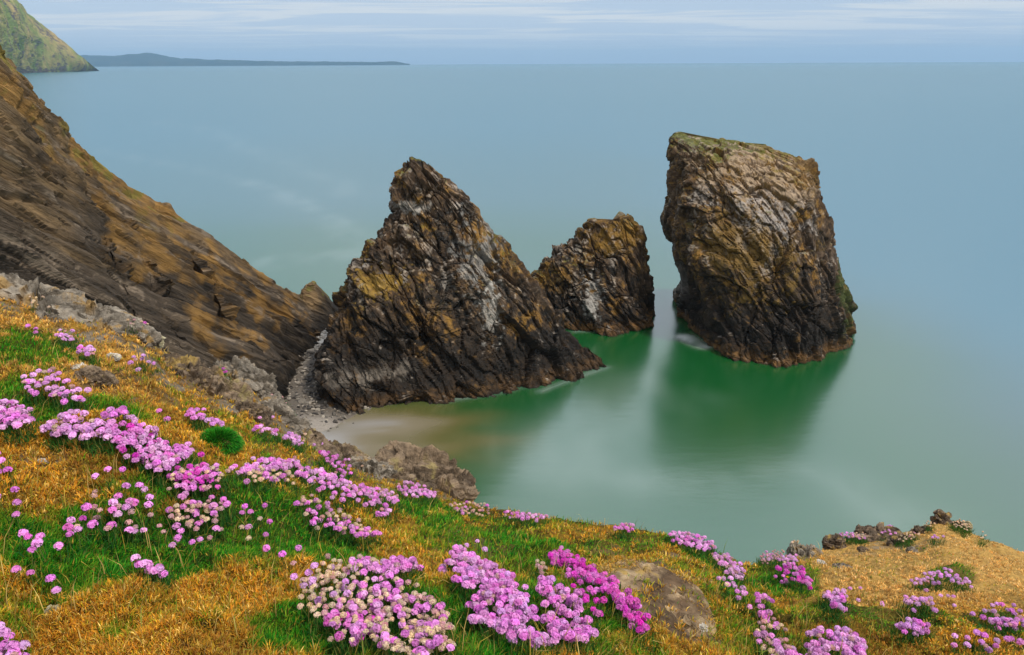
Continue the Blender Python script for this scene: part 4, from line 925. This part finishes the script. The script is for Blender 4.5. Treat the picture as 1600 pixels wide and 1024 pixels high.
T_([(328, 655), (345, 660), (352, 663)], (10, 6), 8, dict(pink=2, lilac=2), 'small pink thrift heads just above the green hummock', size=1.1, tight=.9)
T_([(405, 675), (425, 678), (435, 680)], (10, 5), 14, dict(pink=3, pale=1), 'pink thrift among stones above the green turf strip')
T_([(448, 688), (460, 690), (470, 700)], (10, 6), 24, dict(pale=3, lilac=1), 'pale thrift among stones near the wet sand')
T_([(505, 715), (525, 725), (545, 738)], (10, 7), 34, dict(magenta=1, pink=3), 'deep pink thrift on rock left of the biggest outcrop')
T_([(425, 615), (440, 630), (455, 645)], (8, 8), 34, dict(dry=3, blush=2), 'buff dried thrift on the edge directly above the shingle', size=.95)
T_([(350, 576), (353, 582)], (3, 3), 3, dict(magenta=1), 'lone magenta thrift heads on the rounded grey outcrop', tight=.6)
T_([(566, 712), (568, 714)], (4, 3), 3, dict(lilac=1), 'lone lilac thrift against the wet sand', tight=.6)
T_([(316, 716), (319, 718)], (3, 2), 1, dict(magenta=1), 'single large magenta bloom in front of the green hummock', size=1.4, leaves=3, hs=(.07, .07))
T_([(730, 838), (760, 845)], (20, 8), 3, dict(lilac=1), 'lone lilac thrift heads in green turf on the middle slope', tight=1.5, leaves=.5)

T_([(150, 735), (230, 755), (300, 780)], (30, 16), 9, dict(pink=3, pale=1), 'single thrift flowers dotted in turf between the long band and the mixed clump', tight=1.6, leaves=.3, hs=(.04, .07))
T_([(420, 860), (490, 885), (465, 930)], (18, 12), 6, dict(pink=2, lilac=1), 'single thrift flowers dotted in green turf above the buff dried clump', tight=1.6, leaves=.3, hs=(.04, .07))
T_([(30, 820), (60, 900), (150, 880)], (24, 20), 6, dict(pink=2, magenta=1), 'single thrift flowers low in the dark green turf at far left', tight=1.6, leaves=.3, hs=(.05, .08))
T_([(560, 730), (480, 690), (400, 650)], (40, 5), 12, dict(pale=2, lilac=1, dry=1), 'tiny thrift heads dotted among stones along the rocky rim', tight=1.6, leaves=.3)
T_([(1280, 930), (1370, 930), (1500, 930)], (40, 22), 16, dict(lilac=2, pale=2), 'tiny pale thrift heads dotted over the bare golden knoll', tight=1.6, leaves=.2, size=.85, hs=(.02, .04))
# green hummock, small tuft, yellow flowers
def hummock(u, v, hw, hh, label, name, nb, blen, brown=True):
    g0 = ground(np.array([float(u)]), np.array([float(v + hh * .8)]))[0]; s = (g0 - CAM) @ fwd; ru, rz = hw * s / FPX, hh * s / FPX * 1.25
    base = g0
    th = np.linspace(0, 2 * np.pi, 49)[:-1]; ph = np.linspace(.03, 1.75, 26); Tm, Pm = np.meshgrid(th, ph, indexing='xy')
    V = np.stack([ru * np.cos(Tm) * np.sin(Pm), ru * .8 * np.sin(Tm) * np.sin(Pm), rz * 1.25 * np.cos(Pm)], -1).reshape(-1, 3)
    V *= (1 + .16 * fbm(V / ru * 2.5, 3, int(u)))[:, None]
    root = thing(name, label, 'hummock' if brown else 'grass tuft', base)
    cdirt = mix(C(.10, .060, .025), C(.040, .026, .016), np.clip(.5 + fbm(V / ru * 4, 3, 5), 0, 1))
    link('earth', mesh_np('earth', V, grid_faces(26, 48, True), cols=cdirt, mats=[M_SOIL], smooth=True), root)
    d = rng.standard_normal((nb, 3)); d /= np.linalg.norm(d, axis=1, keepdims=True)
    kk = d[:, 2] > -.1
    if brown: kk &= (d @ C(.55, -.25, .75)) > .22 + .18 * rng.standard_normal(nb)
    d = d[kk]; n = len(d); p = d * C(ru, ru * .8, rz * 1.25) * .98
    V, lo, to, cc_ = blades(p, rng.uniform(.6, 1.2, n) * blen, rng.uniform(.0018, .003, n), np.arccos(d[:, 2].clip(-1, 1)) * .8, np.arctan2(d[:, 1], d[:, 0]), palette([4, 4, 1.5], [(.012, .15, .008), (.030, .28, .012), (.10, .32, .02)], n))
    if brown:
        e = rng.standard_normal((2600, 3)); e /= np.linalg.norm(e, axis=1, keepdims=True); e = e[(e[:, 2] > -.2) & ((e @ C(.55, -.25, .75)) < .35)]; m = len(e)
        V2_, lo2, to2, cc2 = blades(e * C(ru, ru * .8, rz * 1.25) * .98, rng.uniform(.010, .028, m), rng.uniform(.0018, .0035, m), np.arccos(e[:, 2].clip(-1, 1)) * .9, rng.uniform(0, 6.28, m), palette([2, 2, 1], [(.40, .24, .05), (.20, .11, .03), (.30, .28, .03)], m))
        link('dry_leaves', mesh_np('dry_leaves', V2_, loops=lo2, totals=to2, cols=cc2, mats=[M_BLADE]), root)
    link('grass_blades', mesh_np('grass_blades', V, loops=lo, totals=to, cols=cc_, mats=[M_BLADE]), root)
hummock(343, 694, 31, 15, 'bright green domed grass hummock with dark earth side among pink flowers', 'grass_hummock', 9000, .026)
hummock(344, 582, 8, 8, 'small bright green tuft on the rounded grey outcrop', 'grass_tuft', 900, .02, False)
hummock(172, 902, 4, 3, 'spiky pale green tuft spreading in golden grass at lower left', 'grass_tuft', 120, .07, False)
def yellow(u, v, label):
    g = ground(np.array([float(u)]), np.array([float(v + 8)]))[0]
    root = thing('yellow_flower', label, 'flower', g)
    vs = [(0, 0, .030)]; fs = []
    for k in range(10): a = k * math.pi / 5; r = .009 if k % 2 == 0 else .005; vs.append((r * math.cos(a), r * math.sin(a), .034 if k % 2 == 0 else .031))
    fs = [(0, 1 + k, 1 + (k + 1) % 10) for k in range(10)]
    link('petals', mesh_np('petals', np.array(vs), np.array(fs), cols=np.repeat([(.80, .42, .015)], 11, 0), mats=[M_PETAL]), root)
    link('stem', stem_mesh(), root).scale = (.8, .8, .6)
yellow(1229, 909, 'yellow flower just left below the bright magenta thrift')
yellow(1341, 952, 'yellow flower right of the little lilac tuft in green turf')
yellow(1489, 991, 'yellow flower in green turf near the bottom right')
